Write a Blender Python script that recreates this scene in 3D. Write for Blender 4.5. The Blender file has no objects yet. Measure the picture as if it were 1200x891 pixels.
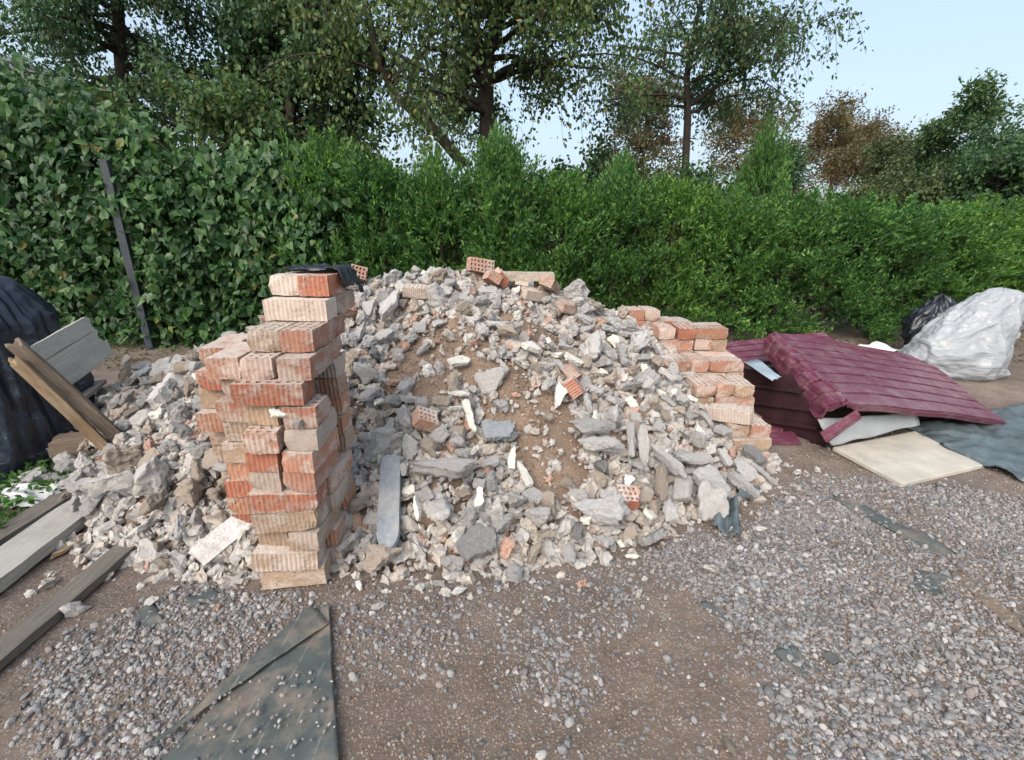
import bpy, bmesh, math, random
import numpy as np
from mathutils import Vector, Matrix, Euler, noise
rng = np.random.default_rng(7)
random.seed(7)
R = math.radians
scene = bpy.context.scene
C = scene.collection

# ------------------------------------------------------------------ camera
CAM_H, PITCH, FPX = 1.25, R(18), 540.0
cam_d = bpy.data.cameras.new('camera'); cam = bpy.data.objects.new('camera', cam_d); C.objects.link(cam)
cam_d.sensor_width = 36; cam_d.lens = 36 * FPX / 1200; cam_d.clip_end = 2000; cam_d.clip_start = .02
cam.location = (0, 0, CAM_H); cam.rotation_euler = (R(90) - PITCH, 0, 0)
scene.camera = cam
_c, _s = math.cos(PITCH), math.sin(PITCH)
def ray(px, py):
    u, v = (px - 600) / FPX, (445.5 - py) / FPX
    return Vector((u, _c + v * _s, -_s + v * _c))
def G(px, py, z=0.0):
    d = ray(px, py); t = (z - CAM_H) / d.z
    return Vector((d.x * t, d.y * t, z))
def W(px, py, Y):
    d = ray(px, py); t = Y / d.y
    return Vector((d.x * t, Y, CAM_H + d.z * t))

# ------------------------------------------------------------------ object helpers
def tag(o, label=None, cat=None, group=None, kind=None):
    if label: o['label'] = label
    if cat: o['category'] = cat
    if group: o['group'] = group
    if kind: o['kind'] = kind
    return o
def link(name, me, mat=None, parent=None, loc=None, rot=None):
    o = bpy.data.objects.new(name, me); C.objects.link(o)
    if mat is not None and me is not None and not me.materials: me.materials.append(mat)
    if parent: o.parent = parent
    if loc is not None: o.location = loc
    if rot is not None: o.rotation_euler = rot
    return o
def np_mesh(name, V, F, smooth=False):
    """V (n,3); F (m,k) all faces of one size"""
    V = np.ascontiguousarray(V, dtype=np.float32); F = np.ascontiguousarray(F, dtype=np.int32)
    me = bpy.data.meshes.new(name); m, k = F.shape
    me.vertices.add(len(V)); me.vertices.foreach_set('co', V.ravel())
    me.loops.add(m * k); me.loops.foreach_set('vertex_index', F.ravel())
    me.polygons.add(m); me.polygons.foreach_set('loop_start', np.arange(0, m * k, k, dtype=np.int32))
    me.polygons.foreach_set('use_smooth', np.full(m, smooth))
    me.update(calc_edges=True); me.validate()
    return me
def bm_mesh(name, bm, smooth=False):
    me = bpy.data.meshes.new(name); bmesh.ops.recalc_face_normals(bm, faces=bm.faces[:]); bm.to_mesh(me); bm.free()
    if smooth: me.polygons.foreach_set('use_smooth', np.full(len(me.polygons), True))
    return me
def empty(name, loc=(0, 0, 0), rz=0):
    o = bpy.data.objects.new(name, None); C.objects.link(o); o.location = loc; o.rotation_euler = (0, 0, rz); return o
def nz(p, s=1.0, o=0.0): return noise.noise(Vector((p[0] * s + o, p[1] * s + o * .7, p[2] * s - o)))

# vectorised value noise (for height fields)
_tab = rng.random((64, 64))
def vnoise(x, y, s=1.0, o=0.0):
    x = np.asarray(x) * s + o + 100; y = np.asarray(y) * s + o * 1.7 + 100
    xi = np.floor(x).astype(int); yi = np.floor(y).astype(int); fx = x - xi; fy = y - yi
    fx = fx * fx * (3 - 2 * fx); fy = fy * fy * (3 - 2 * fy)
    a = _tab[xi % 64, yi % 64]; b = _tab[(xi + 1) % 64, yi % 64]; c = _tab[xi % 64, (yi + 1) % 64]; d = _tab[(xi + 1) % 64, (yi + 1) % 64]
    return (a * (1 - fx) + b * fx) * (1 - fy) + (c * (1 - fx) + d * fx) * fy - .5

# ------------------------------------------------------------------ materials
class NT:
    def __init__(s, name):
        s.m = bpy.data.materials.new(name); s.m.use_nodes = True; s.t = s.m.node_tree; s.t.nodes.clear()
        s.out = s.n('ShaderNodeOutputMaterial'); s.b = s.n('ShaderNodeBsdfPrincipled'); s.l(s.b.outputs[0], s.out.inputs[0])
        s.b.inputs['Roughness'].default_value = .9; s.b.inputs['Specular IOR Level'].default_value = .25
    def n(s, typ, **kw):
        nd = s.t.nodes.new(typ)
        for k, v in kw.items():
            if k in nd.inputs: nd.inputs[k].default_value = v
            else: setattr(nd, k, v)
        return nd
    def l(s, a, b): s.t.links.new(a, b)
    def obj(s):
        return s.n('ShaderNodeTexCoord').outputs['Object']
    def pos(s):
        return s.n('ShaderNodeNewGeometry').outputs['Position']
    def noise(s, scale, vec=None, detail=4, rough=.6):
        k = s.n('ShaderNodeTexNoise', Scale=scale, Detail=detail, Roughness=rough)
        if vec is not None: s.l(vec, k.inputs['Vector'])
        return k.outputs['Fac']
    def ramp(s, fac, stops, interp='LINEAR'):
        k = s.n('ShaderNodeValToRGB'); cr = k.color_ramp; cr.interpolation = interp
        while len(cr.elements) < len(stops): cr.elements.new(.5)
        for e, (p, c) in zip(cr.elements, stops):
            e.position = p; e.color = (*c, 1) if not isinstance(c, (int, float)) else (c, c, c, 1)
        s.l(fac, k.inputs[0]); return k.outputs[0]
    def mix(s, fac, a, b, mode='MIX'):
        k = s.n('ShaderNodeMix', data_type='RGBA', blend_type=mode)
        for sock, v in ((k.inputs[0], fac), (k.inputs[6], a), (k.inputs[7], b)):
            if isinstance(v, (int, float)): sock.default_value = v
            elif isinstance(v, tuple): sock.default_value = (*v, 1)
            else: s.l(v, sock)
        return k.outputs[2]
    def math(s, op, a, b=0.0, clamp=False):
        k = s.n('ShaderNodeMath', operation=op, use_clamp=clamp)
        for sock, v in ((k.inputs[0], a), (k.inputs[1], b)):
            if isinstance(v, (int, float)): sock.default_value = v
            else: s.l(v, sock)
        return k.outputs[0]
    def scalev(s, vec, sc):
        k = s.n('ShaderNodeMapping'); k.inputs['Scale'].default_value = sc; s.l(vec, k.inputs[0]); return k.outputs[0]
    def offs(s, vec):
        """shift a vector by the object's random number, so copies differ"""
        r = s.n('ShaderNodeObjectInfo').outputs['Random']; k = s.n('ShaderNodeVectorMath', operation='ADD'); m = s.math('MULTIPLY', r, 37.0)
        s.l(vec, k.inputs[0]); s.l(m, k.inputs[1]); return k.outputs[0]
    def rnd(s): return s.n('ShaderNodeObjectInfo').outputs['Random']
    def island(s): return s.n('ShaderNodeNewGeometry').outputs['Random Per Island']
    def color(s, c):
        if isinstance(c, tuple): s.b.inputs['Base Color'].default_value = (*c, 1)
        else: s.l(c, s.b.inputs['Base Color'])
    def bump(s, h, dist=.005, strength=1.0):
        k = s.n('ShaderNodeBump'); k.inputs['Distance'].default_value = dist; k.inputs['Strength'].default_value = strength
        s.l(h, k.inputs['Height']); s.l(k.outputs[0], s.b.inputs['Normal'])
    def set(s, **kw):
        for k, v in kw.items(): s.b.inputs[k.replace('_', ' ')].default_value = v
        return s
M = {}

def stone_mat(name, c1, c2, c3, dust=(.43, .36, .29), dust_amt=.45, grit=1.0, var=.35):
    t = NT(name); v = t.offs(t.obj())
    a = t.noise(9, v, 6, .65); b = t.noise(45, v, 5, .7)
    col = t.mix(t.ramp(a, [(.35, 0.), (.65, 1.)]), c1, c2)
    col = t.mix(t.ramp(b, [(.5, 0.), (.72, 1.)]), col, c3)
    col = t.mix(1.0, col, t.ramp(t.noise(26, v, 8, .8), [(.34, .80), (.5, 1.12), (.68, 1.38)]), 'MULTIPLY')
    d = t.ramp(t.noise(5, v, 5, .7), [(.46, 0.), (.66, 1.)])
    col = t.mix(t.math('MULTIPLY', d, dust_amt), col, dust)
    vo = t.n('ShaderNodeTexVoronoi', Scale=60.0); t.l(v, vo.inputs['Vector'])
    sp = t.ramp(vo.outputs['Distance'], [(.16, 1.), (.34, 0.)])
    col = t.mix(t.math('MULTIPLY', sp, .42 * grit), col, t.mix(.72, vo.outputs['Color'], (.42, .40, .385)))
    br = t.math('ADD', t.math('MULTIPLY', t.rnd(), var), 1 - var * .5)
    hsv = t.n('ShaderNodeHueSaturation'); t.l(col, hsv.inputs['Color']); t.l(br, hsv.inputs['Value']); t.color(hsv.outputs[0])
    h = t.math('ADD', t.math('MULTIPLY', t.noise(70, v, 6, .75), 1.0), t.math('MULTIPLY', t.noise(18, v, 4, .6), 1.4))
    t.bump(h, .009, .95 * grit); t.set(Roughness=.95)
    M[name] = t.m
stone_mat('concrete_grey', (.44, .435, .43), (.54, .53, .52), (.37, .35, .34), dust_amt=.3)
stone_mat('concrete_pale', (.52, .505, .49), (.60, .59, .575), (.43, .405, .385), dust_amt=.34)
stone_mat('mortar_beige', (.42, .35, .285), (.50, .44, .375), (.36, .27, .21), dust_amt=.5)
stone_mat('concrete_dark', (.20, .205, .21), (.28, .28, .28), (.33, .31, .29), dust_amt=.3)
stone_mat('plaster_white', (.58, .565, .51), (.64, .63, .58), (.50, .46, .40), dust_amt=.28, grit=.5, var=.2)
stone_mat('fired_clay', (.33, .16, .11), (.38, .22, .16), (.40, .31, .26), dust=(.44, .38, .33), dust_amt=.85, grit=.6)
stone_mat('slate_grey', (.165, .19, .215), (.20, .225, .25), (.25, .26, .27), dust_amt=.3, grit=.3, var=.2)

def brick_mat(name, c1, c2, mortar=.5):
    t = NT(name); v = t.offs(t.obj())
    a = t.noise(7, v, 5, .6); col = t.mix(t.ramp(a, [(.35, 0.), (.65, 1.)]), c1, c2)
    col = t.mix(t.math('MULTIPLY', t.ramp(t.noise(60, v, 4, .7), [(.5, 0.), (.7, 1.)]), .35), col, (.2, .09, .06))
    m = t.ramp(t.noise(5.5, t.scalev(v, (1, 1, 1.6)), 7, .72), [(.60 - .22 * mortar, 0.), (.68 - .2 * mortar, 1.)])
    mc = t.mix(t.noise(14, v, 4), (.36, .28, .235), (.54, .47, .42))
    col = t.mix(t.math('MULTIPLY', m, .78), col, mc)
    z = t.n('ShaderNodeSeparateXYZ'); t.l(t.n('ShaderNodeNewGeometry').outputs['Normal'], z.inputs[0])
    up = t.math('MULTIPLY', t.math('MAXIMUM', z.outputs[2], 0.0), t.ramp(t.noise(11, v, 6, .7), [(.30, 0.), (.52, .85)]))
    col = t.mix(up, col, (.50, .44, .39))
    hsv = t.n('ShaderNodeHueSaturation'); t.l(col, hsv.inputs['Color']); t.l(t.math('ADD', t.math('MULTIPLY', t.rnd(), .35), .82), hsv.inputs['Value']); t.color(hsv.outputs[0])
    t.bump(t.math('ADD', t.noise(90, v, 5, .7), t.math('MULTIPLY', m, .8)), .006, .8)
    M[name] = t.m
brick_mat('brick_red', (.385, .165, .105), (.33, .125, .08), .45)
brick_mat('brick_orange', (.40, .215, .14), (.355, .175, .115), .62)
brick_mat('brick_pink', (.42, .23, .17), (.38, .18, .12), .75)
brick_mat('brick_buff', (.40, .30, .21), (.34, .24, .165), .7)
brick_mat('brick_pale', (.50, .43, .36), (.46, .37, .30), .95)

def soil_mat(name, base, alt, pale, near_gravel=True):
    t = NT(name); p = t.pos()
    col = t.mix(t.ramp(t.noise(1.7, p, 6, .65), [(.35, 0.), (.65, 1.)]), base, alt)
    col = t.mix(t.ramp(t.noise(.9, p, 7, .6), [(.52, 0.), (.70, .8)]), col, pale)
    vo = t.n('ShaderNodeTexVoronoi', Scale=95.0); t.l(p, vo.inputs['Vector'])
    sp = t.ramp(vo.outputs['Distance'], [(.2, 1.), (.42, 0.)])
    grain = t.mix(.5, vo.outputs['Color'], (.42, .36, .32)); hs = t.n('ShaderNodeHueSaturation', Saturation=.3); t.l(grain, hs.inputs['Color'])
    col = t.mix(t.math('MULTIPLY', sp, .3), col, hs.outputs[0])
    col = t.mix(1.0, col, t.ramp(t.noise(5.5, p, 8, .72), [(.3, .70), (.5, 1.0), (.7, 1.28)]), 'MULTIPLY')
    col = t.mix(t.math('MULTIPLY', t.ramp(t.noise(160, p, 3, .6), [(.5, 0.), (.7, 1.)]), .4), col, (.12, .085, .06))
    t.color(col)
    h = t.math('ADD', t.noise(140, p, 6, .8), t.math('MULTIPLY', sp, .2)); h = t.math('ADD', h, t.math('MULTIPLY', t.noise(22, p, 6, .65), 2.0))
    t.bump(h, .01, .8); M[name] = t.m
soil_mat('soil', (.20, .155, .127), (.15, .118, .098), (.31, .25, .20))
soil_mat('heap_soil', (.29, .205, .145), (.205, .14, .098), (.37, .29, .225))

def pebble_mat():
    t = NT('pebbles'); r = t.island()
    col = t.ramp(r, [(0, (.07, .07, .08)), (.18, (.15, .15, .155)), (.36, (.235, .225, .22)), (.5, (.22, .17, .15)), (.62, (.29, .28, .275)), (.78, (.15, .16, .18)), (.91, (.41, .40, .39)), (1, (.27, .20, .18))], 'CONSTANT')
    col = t.mix(.35, col, t.ramp(t.noise(140, t.pos(), 4), [(.3, (.15, .145, .14)), (.7, (.36, .35, .335))]))
    t.color(col); t.bump(t.noise(250, t.pos(), 3), .002, .6); t.set(Roughness=.8); M['pebbles'] = t.m
pebble_mat()
def debris_mat():
    t = NT('debris'); r = t.island()
    col = t.ramp(r, [(0, (.36, .355, .355)), (.24, (.44, .435, .425)), (.50, (.39, .355, .315)), (.58, (.28, .275, .27)), (.72, (.50, .485, .455)), (.80, (.41, .36, .31)), (.93, (.37, .18, .12)), (.97, (.50, .44, .38))], 'CONSTANT')
    col = t.mix(.4, col, t.ramp(t.noise(60, t.pos(), 5), [(.3, (.24, .2, .17)), (.7, (.52, .48, .43))]))
    t.color(col); t.bump(t.noise(90, t.pos(), 5, .7), .006, .8); M['debris'] = t.m
debris_mat()
def crumb_mat():
    t = NT('heap_crumbs'); t.color(t.mix(.3, t.ramp(t.island(), [(0, (.20, .135, .09)), (.35, (.27, .20, .145)), (.6, (.15, .10, .07)), (.8, (.36, .30, .25)), (.93, (.42, .39, .36)), (1, (.30, .15, .10))], 'CONSTANT'), (.25, .19, .15))); M['heap_crumbs'] = t.m
crumb_mat()

def leaf_mat(name, stops, transl=.35, rough=.5, spec=.35):
    t = NT(name); r = t.island()
    col = t.ramp(r, stops)
    big = t.ramp(t.noise(2.2, t.pos(), 4), [(.3, .66), (.7, 1.32)])
    col = t.mix(1.0, col, big, 'MULTIPLY')
    ob = t.rnd(); col = t.mix(1.0, col, t.ramp(ob, [(0, (.80, .84, .86)), (.5, (1, 1, .95)), (1, (1.22, 1.12, .92))]), 'MULTIPLY')
    t.color(col); t.set(Roughness=rough); t.b.inputs['Specular IOR Level'].default_value = spec
    tr = t.n('ShaderNodeBsdfTranslucent'); hs = t.n('ShaderNodeHueSaturation', Saturation=1.15, Value=1.3, Hue=.49); t.l(col, hs.inputs['Color']); t.l(hs.outputs[0], tr.inputs[0])
    mx = t.n('ShaderNodeMixShader'); mx.inputs[0].default_value = transl
    t.l(t.b.outputs[0], mx.inputs[1]); t.l(tr.outputs[0], mx.inputs[2]); t.l(mx.outputs[0], t.out.inputs[0])
    M[name] = t.m
leaf_mat('thuja_leaf', [(0, (.030, .088, .038)), (.35, (.058, .150, .046)), (.7, (.105, .23, .056)), (1, (.19, .32, .07))])
leaf_mat('vine_leaf', [(0, (.022, .066, .024)), (.45, (.042, .105, .036)), (.8, (.072, .15, .045)), (.985, (.10, .18, .06)), (.99, (.20, .18, .05)), (1, (.15, .12, .04))], .3, .42, .4)
leaf_mat('birch_leaf', [(0, (.046, .092, .042)), (.6, (.078, .145, .056)), (.95, (.125, .195, .066)), (1, (.22, .17, .06))], .35)
leaf_mat('dark_leaf', [(0, (.036, .082, .038)), (.6, (.058, .125, .052)), (1, (.10, .165, .06))], .3)
leaf_mat('olive_leaf', [(0, (.050, .078, .034)), (.6, (.080, .115, .045)), (1, (.13, .15, .055))], .3)
leaf_mat('rust_leaf', [(0, (.085, .082, .042)), (.4, (.14, .105, .055)), (.7, (.075, .10, .045)), (1, (.17, .125, .06))], .3)
leaf_mat('weed_leaf', [(0, (.040, .11, .025)), (1, (.085, .19, .04))], .3)
def plain(name, col, rough=.7, spec=.3, bump=None, var=.25, nscale=8, metal=0.0):
    t = NT(name); v = t.obj(); n = t.noise(nscale, v, 6, .65)
    t.color(t.mix(t.ramp(n, [(.3, 0.), (.7, 1.)]), tuple(c * (1 - var) for c in col), tuple(min(1, c * (1 + var)) for c in col)))
    t.set(Roughness=rough, Metallic=metal); t.b.inputs['Specular IOR Level'].default_value = spec
    if bump: t.bump(t.noise(bump[0], v, 5, .65), bump[1], .8)
    M[name] = t.m; return t
plain('bark_dark', (.055, .045, .038), .9, .2, (40, .02), .4, 14)
plain('bark_rust', (.16, .085, .05), .9, .2, (40, .02), .4, 14)
plain('twig', (.07, .05, .035), .9)
plain('post_paint', (.035, .045, .055), .45, .4, None, .2)
plain('back_film', (.008, .011, .018), .42, .35, (18, .01), .4, 6)
plain('burgundy_shade_tint', (.030, .012, .016), .5, .4, None, .4)  # burgundy sheet darkened: shade under the bent end is put into this colour
plain('black_plastic', (.014, .018, .026), .28, .55, (30, .006), .3)
plain('blue_black_film', (.013, .019, .032), .22, .6, (22, .008), .4, 6)
plain('fabric_green', (.030, .052, .055), .75, .3, (300, .001), .3, 5)
plain('film_grey', (.085, .11, .12), .35, .5, (18, .01), .35, 6)
plain('foam_white', (.75, .75, .73), .8, .2, (60, .003), .08)
plain('cloth_white', (.50, .50, .51), .85, .2, (40, .004), .15)
plain('panel_blue', (.27, .33, .38), .5, .3, None, .15)
plain('roof_grey', (.16, .16, .165), .8)
plain('house_render', (.40, .38, .35), .9)
plain('sheet_grey', (.28, .30, .31), .45, .4, None, .2, 5)
tb = plain('board_beige', (.44, .41, .355), .8, .2, (50, .002), .22, 7)
def film_white():
    t = NT('film_white'); v = t.obj(); n = t.noise(6, v, 6, .65)
    t.color(t.mix(n, (.36, .39, .42), (.52, .55, .58))); t.set(Roughness=.22); t.b.inputs['Specular IOR Level'].default_value = .5
    tr = t.n('ShaderNodeBsdfTranslucent'); tr.inputs[0].default_value = (.75, .78, .8, 1); mx = t.n('ShaderNodeMixShader'); mx.inputs[0].default_value = .35
    t.l(t.b.outputs[0], mx.inputs[1]); t.l(tr.outputs[0], mx.inputs[2]); t.l(mx.outputs[0], t.out.inputs[0])
    k = t.n('ShaderNodeTexNoise', Scale=4.0, Detail=4.0, Roughness=.5, Distortion=.8); t.l(t.scalev(v, (1, 1, 1.5)), k.inputs['Vector']); rd = t.math('ABSOLUTE', t.math('SUBTRACT', k.outputs['Fac'], .5))
    t.bump(rd, .10, .5); M['film_white'] = t.m
film_white()
def burgundy():
    t = NT('burgundy_metal'); v = t.obj()
    col = t.mix(t.noise(3, v, 5), (.112, .022, .046), (.155, .040, .074))
    d = t.ramp(t.noise(7, v, 8, .75), [(.48, 0.), (.72, .7)]); col = t.mix(d, col, (.27, .20, .20))
    sc = t.ramp(t.noise(9, t.scalev(v, (1.2, 22, 6)), 5, .6), [(.60, 0.), (.66, .55)]); col = t.mix(sc, col, (.30, .25, .25))
    t.l(t.ramp(t.noise(12, v, 6, .7), [(.3, .25), (.7, .55)]), t.b.inputs['Roughness'])
    t.color(col); t.set(Roughness=.36); t.b.inputs['Specular IOR Level'].default_value = .5
    t.bump(t.noise(5, v, 3), .006, .5); M['burgundy_metal'] = t.m
burgundy()
def wood(name, c1, c2, c3):
    t = NT(name); v = t.offs(t.obj())
    g = t.noise(6, t.scalev(v, (1, 14, 14)), 7, .6); f = t.noise(30, t.scalev(v, (1, 22, 22)), 5, .6)
    col = t.mix(t.ramp(g, [(.35, 0.), (.65, 1.)]), c1, c2); col = t.mix(t.math('MULTIPLY', t.ramp(f, [(.5, 0.), (.65, 1.)]), .5), col, c3)
    st = t.ramp(t.noise(4, v, 6, .65), [(.5, 0.), (.72, .6)]); col = t.mix(st, col, c3)
    t.color(col); t.bump(t.math('ADD', f, g), .006, .9); t.set(Roughness=.85); M[name] = t.m
wood('wood_grey', (.20, .185, .165), (.27, .25, .225), (.10, .088, .076))
wood('wood_pale', (.40, .39, .355), (.47, .455, .42), (.27, .255, .225))
wood('wood_dark', (.15, .135, .115), (.20, .185, .16), (.075, .066, .055))
wood('wood_tan', (.30, .19, .105), (.42, .33, .22), (.13, .08, .05))
wood('wood_brown', (.18, .135, .10), (.29, .23, .175), (.085, .06, .045))

# ------------------------------------------------------------------ height fields
def ground_z(x, y):
    x = np.asarray(x, float); y = np.asarray(y, float)
    f = np.exp(-((x / 7) ** 2 + ((y - 2) / 6) ** 2))
    return f * (.030 * vnoise(x, y, .9, 3) + .014 * vnoise(x, y, 3.1, 9) + .006 * vnoise(x, y, 9, 4))
RIDGE = [(-1.35, 2.85, .66), (-1.02, 3.08, .94), (-.60, 3.15, .93), (-.25, 3.15, .97), (.02, 3.2, .86), (.27, 3.2, .85), (.62, 3.35, .74), (1.05, 3.5, .56)]
RIDGE_L = [(-2.45, 2.95, .38), (-1.72, 2.76, .54), (-1.36, 2.62, .55)]
def _cone(x, y, ridge, slope):
    out = np.full(np.shape(x), -1.0)
    for (x0, y0, h0), (x1, y1, h1) in zip(ridge[:-1], ridge[1:]):
        dx, dy = x1 - x0, y1 - y0
        t = np.clip(((x - x0) * dx + (y - y0) * dy) / (dx * dx + dy * dy), 0, 1)
        d = np.hypot(x - x0 - t * dx, y - y0 - t * dy)
        d = np.sqrt(d * d + .02) - .1
        out = np.maximum(out, h0 + t * (h1 - h0) - slope * d)
    return out
def heap_z(x, y):
    x = np.asarray(x, float); y = np.asarray(y, float)
    a = np.maximum(_cone(x, y, RIDGE, .585), _cone(x, y, RIDGE_L, .56))
    n = .11 * vnoise(x, y, 2.6, 1) + .06 * vnoise(x, y, 6.5, 5)
    return np.where(a > -.3, a + n * np.clip(a * 5 + .3, 0, 1), a)
def surf_z(x, y): return np.maximum(heap_z(x, y), ground_z(x, y))
def hit(px, py):
    """the point of the heap or ground seen at that place of the photo"""
    d = ray(px, py); t = .6
    while t < 9:
        p = Vector((0, 0, CAM_H)) + d * t
        if p.z <= float(surf_z(p.x, p.y)): return p
        t += .01
    return p
def normal_at(x, y, e=.06):
    dx = float(surf_z(x + e, y) - surf_z(x - e, y)) / (2 * e); dy = float(surf_z(x, y + e) - surf_z(x, y - e)) / (2 * e)
    return Vector((-dx, -dy, 1)).normalized()

# ------------------------------------------------------------------ ground
def grid_mesh(name, xs, ys, zf, smooth=True):
    X, Y = np.meshgrid(xs, ys); Z = zf(X, Y); nx, ny = len(xs), len(ys)
    V = np.stack([X.ravel(), Y.ravel(), Z.ravel()], 1)
    i = (np.arange(ny - 1)[:, None] * nx + np.arange(nx - 1)[None]).ravel()
    return np_mesh(name, V, np.stack([i, i + 1, i + nx + 1, i + nx], 1), smooth)
xs = np.concatenate([[-400, -150, -60, -25, -12], np.arange(-6, 6.01, .05), [12, 25, 60, 150, 400]])
ys = np.concatenate([[-150, -40, -10, -3, -1], np.arange(0, 7.01, .05), [9, 12, 20, 40, 90, 200, 600]])
g = link('ground', grid_mesh('ground', xs, ys, ground_z), M['soil']); tag(g, 'bare brown trampled soil of the yard', kind='structure')

SOIL = []
def inside(poly, x, y):
    x = np.asarray(x); y = np.asarray(y); r = np.zeros(x.shape, bool); n = len(poly)
    for i in range(n):
        x0, y0 = poly[i][:2]; x1, y1 = poly[(i + 1) % n][:2]
        if y0 == y1: continue
        r ^= ((y0 > y) != (y1 > y)) & (x < (x1 - x0) * (y - y0) / (y1 - y0) + x0)
    return r
def gp(*pts): return [tuple(G(*p)) for p in pts]
GRAVEL = [gp((30, 1000), (60, 860), (20, 800), (130, 745), (215, 690), (255, 668), (330, 695), (400, 700), (385, 725), (250, 820), (130, 1000)),
          gp((735, 632), (840, 628), (915, 585), (960, 570), (1075, 572), (1210, 590), (1500, 640), (1500, 1000), (985, 1000), (945, 840), (900, 780), (830, 720), (790, 668)),
          gp((600, 745), (668, 738), (690, 800), (668, 860), (620, 850), (596, 790))]
THIN = [gp((380, 700), (560, 665), (740, 640), (800, 680), (720, 740), (560, 760), (420, 800))]
def ico(sub):
    bm = bmesh.new(); bmesh.ops.create_icosphere(bm, subdivisions=sub, radius=1)
    V = np.array([v.co[:] for v in bm.verts]); F = np.array([[v.index for v in f.verts] for f in bm.faces]); bm.free(); return V, F
def rot_mats(n, tilt=None):
    q = rng.normal(size=(n, 4)); q /= np.linalg.norm(q, axis=1)[:, None]
    if tilt is not None:   # yaw free, tilt limited
        a = rng.uniform(0, 2 * np.pi, n); b = rng.normal(0, tilt, n) / 2; c = rng.normal(0, tilt, n) / 2
        q = np.stack([np.cos(a / 2), b, c, np.sin(a / 2)], 1); q /= np.linalg.norm(q, axis=1)[:, None]
    w, x, y, z = q.T
    return np.stack([np.stack([1 - 2 * (y * y + z * z), 2 * (x * y - z * w), 2 * (x * z + y * w)], 1),
                     np.stack([2 * (x * y + z * w), 1 - 2 * (x * x + z * z), 2 * (y * z - x * w)], 1),
                     np.stack([2 * (x * z - y * w), 2 * (y * z + x * w), 1 - 2 * (x * x + y * y)], 1)], 1)
def scatter(P, size, sub, tilt=.5, flat=(.75, .55), rough=.25, variants=8):
    """many stones as one numpy mesh"""
    V0, F0 = ico(sub); n = len(P); k = len(V0)
    Vv = np.stack([V0 * (1 + rough * rng.normal(size=(k, 1)) * .6) + rng.normal(size=(k, 3)) * rough * .25 for _ in range(variants)])
    sc = np.stack([np.ones(n), rng.uniform(flat[0] - .18, flat[0] + .2, n), rng.uniform(flat[1] - .15, flat[1] + .2, n)], 1) * size[:, None]
    V = Vv[rng.integers(0, variants, n)] * sc[:, None, :]
    V = np.einsum('nij,nkj->nki', rot_mats(n, tilt), V) + P[:, None, :]
    return V.reshape(-1, 3), (F0[None] + (np.arange(n) * k)[:, None, None]).reshape(-1, 3)
def join(parts):
    Vs, Fs, o = [], [], 0
    for V, F in parts: Vs.append(V); Fs.append(F + o); o += len(V)
    return np.concatenate(Vs), np.concatenate(Fs)
BLOCK = []     # footprints gravel keeps off (polygons)
BLOCK.append([(-1.0, 1.36), (-.68, 1.36), (-.68, 2.1), (-1.2, 2.1), (-1.2, 1.6)])
def gravel():
    n = 350000
    x = rng.uniform(-2.2, 4.2, n); y = rng.uniform(.55, 2.9, n)
    jx, jy = x + .16 * vnoise(x, y, 4, 2) + .08 * vnoise(x, y, 15, 8) + rng.normal(0, .035, n), y + .16 * vnoise(x, y, 4, 12) + .08 * vnoise(x, y, 15, 3) + rng.normal(0, .035, n)
    d = np.full(n, .016); d = np.maximum(d, np.where(inside(THIN[0], jx, jy), .13, 0))
    d = d * (1 + 3.2 * np.clip(vnoise(x, y, 2.4, 6), -.3, .5))
    for i, pl in enumerate(GRAVEL):
        bare = np.clip(vnoise(x, y, 3.2, 15) * 3 + 1.6, .2, 1) if i != 1 else np.clip(vnoise(x, y, 2.2, 21) * 3 + 1.9, .35, 1)
        d = np.maximum(d, np.where(inside(pl, jx, jy), (.62, .80, .5)[i] * bare, 0))
    keep = (rng.random(n) < d) & (heap_z(x, y) < .0)
    for b in BLOCK: keep &= ~inside(b, x, y)
    x, y = x[keep], y[keep]; n = len(x)
    s = rng.lognormal(math.log(.0049), .45, n); s = np.clip(s, .0022, .017)
    z = ground_z(x, y) + s * rng.uniform(-.25, .6, n)
    P = np.stack([x, y, z], 1); near = y < 1.55
    me = np_mesh('gravel', *join([scatter(P[near], s[near], 2, .7, (.78, .52), .13, 24), scatter(P[~near], s[~near], 1, .7, (.78, .52), .26, 24)]), False)
    me.materials.append(M['pebbles'])
    n = 70000; gx = rng.uniform(-2.2, 3.2, n); gy = rng.uniform(.55, 2.6, n); k = (rng.random(n) < .5 + 1.2 * vnoise(gx, gy, 3, 31)) & (heap_z(gx, gy) < 0); gx, gy = gx[k], gy[k]; s = rng.uniform(.0014, .0046, len(gx))
    gm_ = None; gm = np_mesh('grit', *scatter(np.stack([gx, gy, ground_z(gx, gy) + s * .3], 1), s, 1, .8, (.8, .6), .25), False)
    tag(link('grit', gm, M['heap_crumbs']), 'fine grit strewn over the trampled soil', 'grit', kind='stuff')
    n = 420; fx = rng.uniform(-1.0, -.45, n); fy = rng.uniform(.62, 1.26, n); k = inside(gp((372, 712), (388, 716), (402, 980), (110, 980)), fx, fy) & (vnoise(fx, fy, 5, 41) > .02); fx, fy = fx[k], fy[k]; s = rng.uniform(.002, .0075, len(fx))
    sm = np_mesh('pebbles_on_fabric', *scatter(np.stack([fx, fy, ground_z(fx, fy) + .026 + s * .5], 1), s, 2, .5, (.78, .58), .18), True)
    tag(link('gravel', sm, M['pebbles']), 'pebbles and crumbs scattered on the green fabric', 'gravel', kind='stuff')
    tag(link('gravel', me, M['pebbles']), 'loose grey and brown pebbles spread over the soil', 'gravel', kind='stuff')
gravel()

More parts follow.
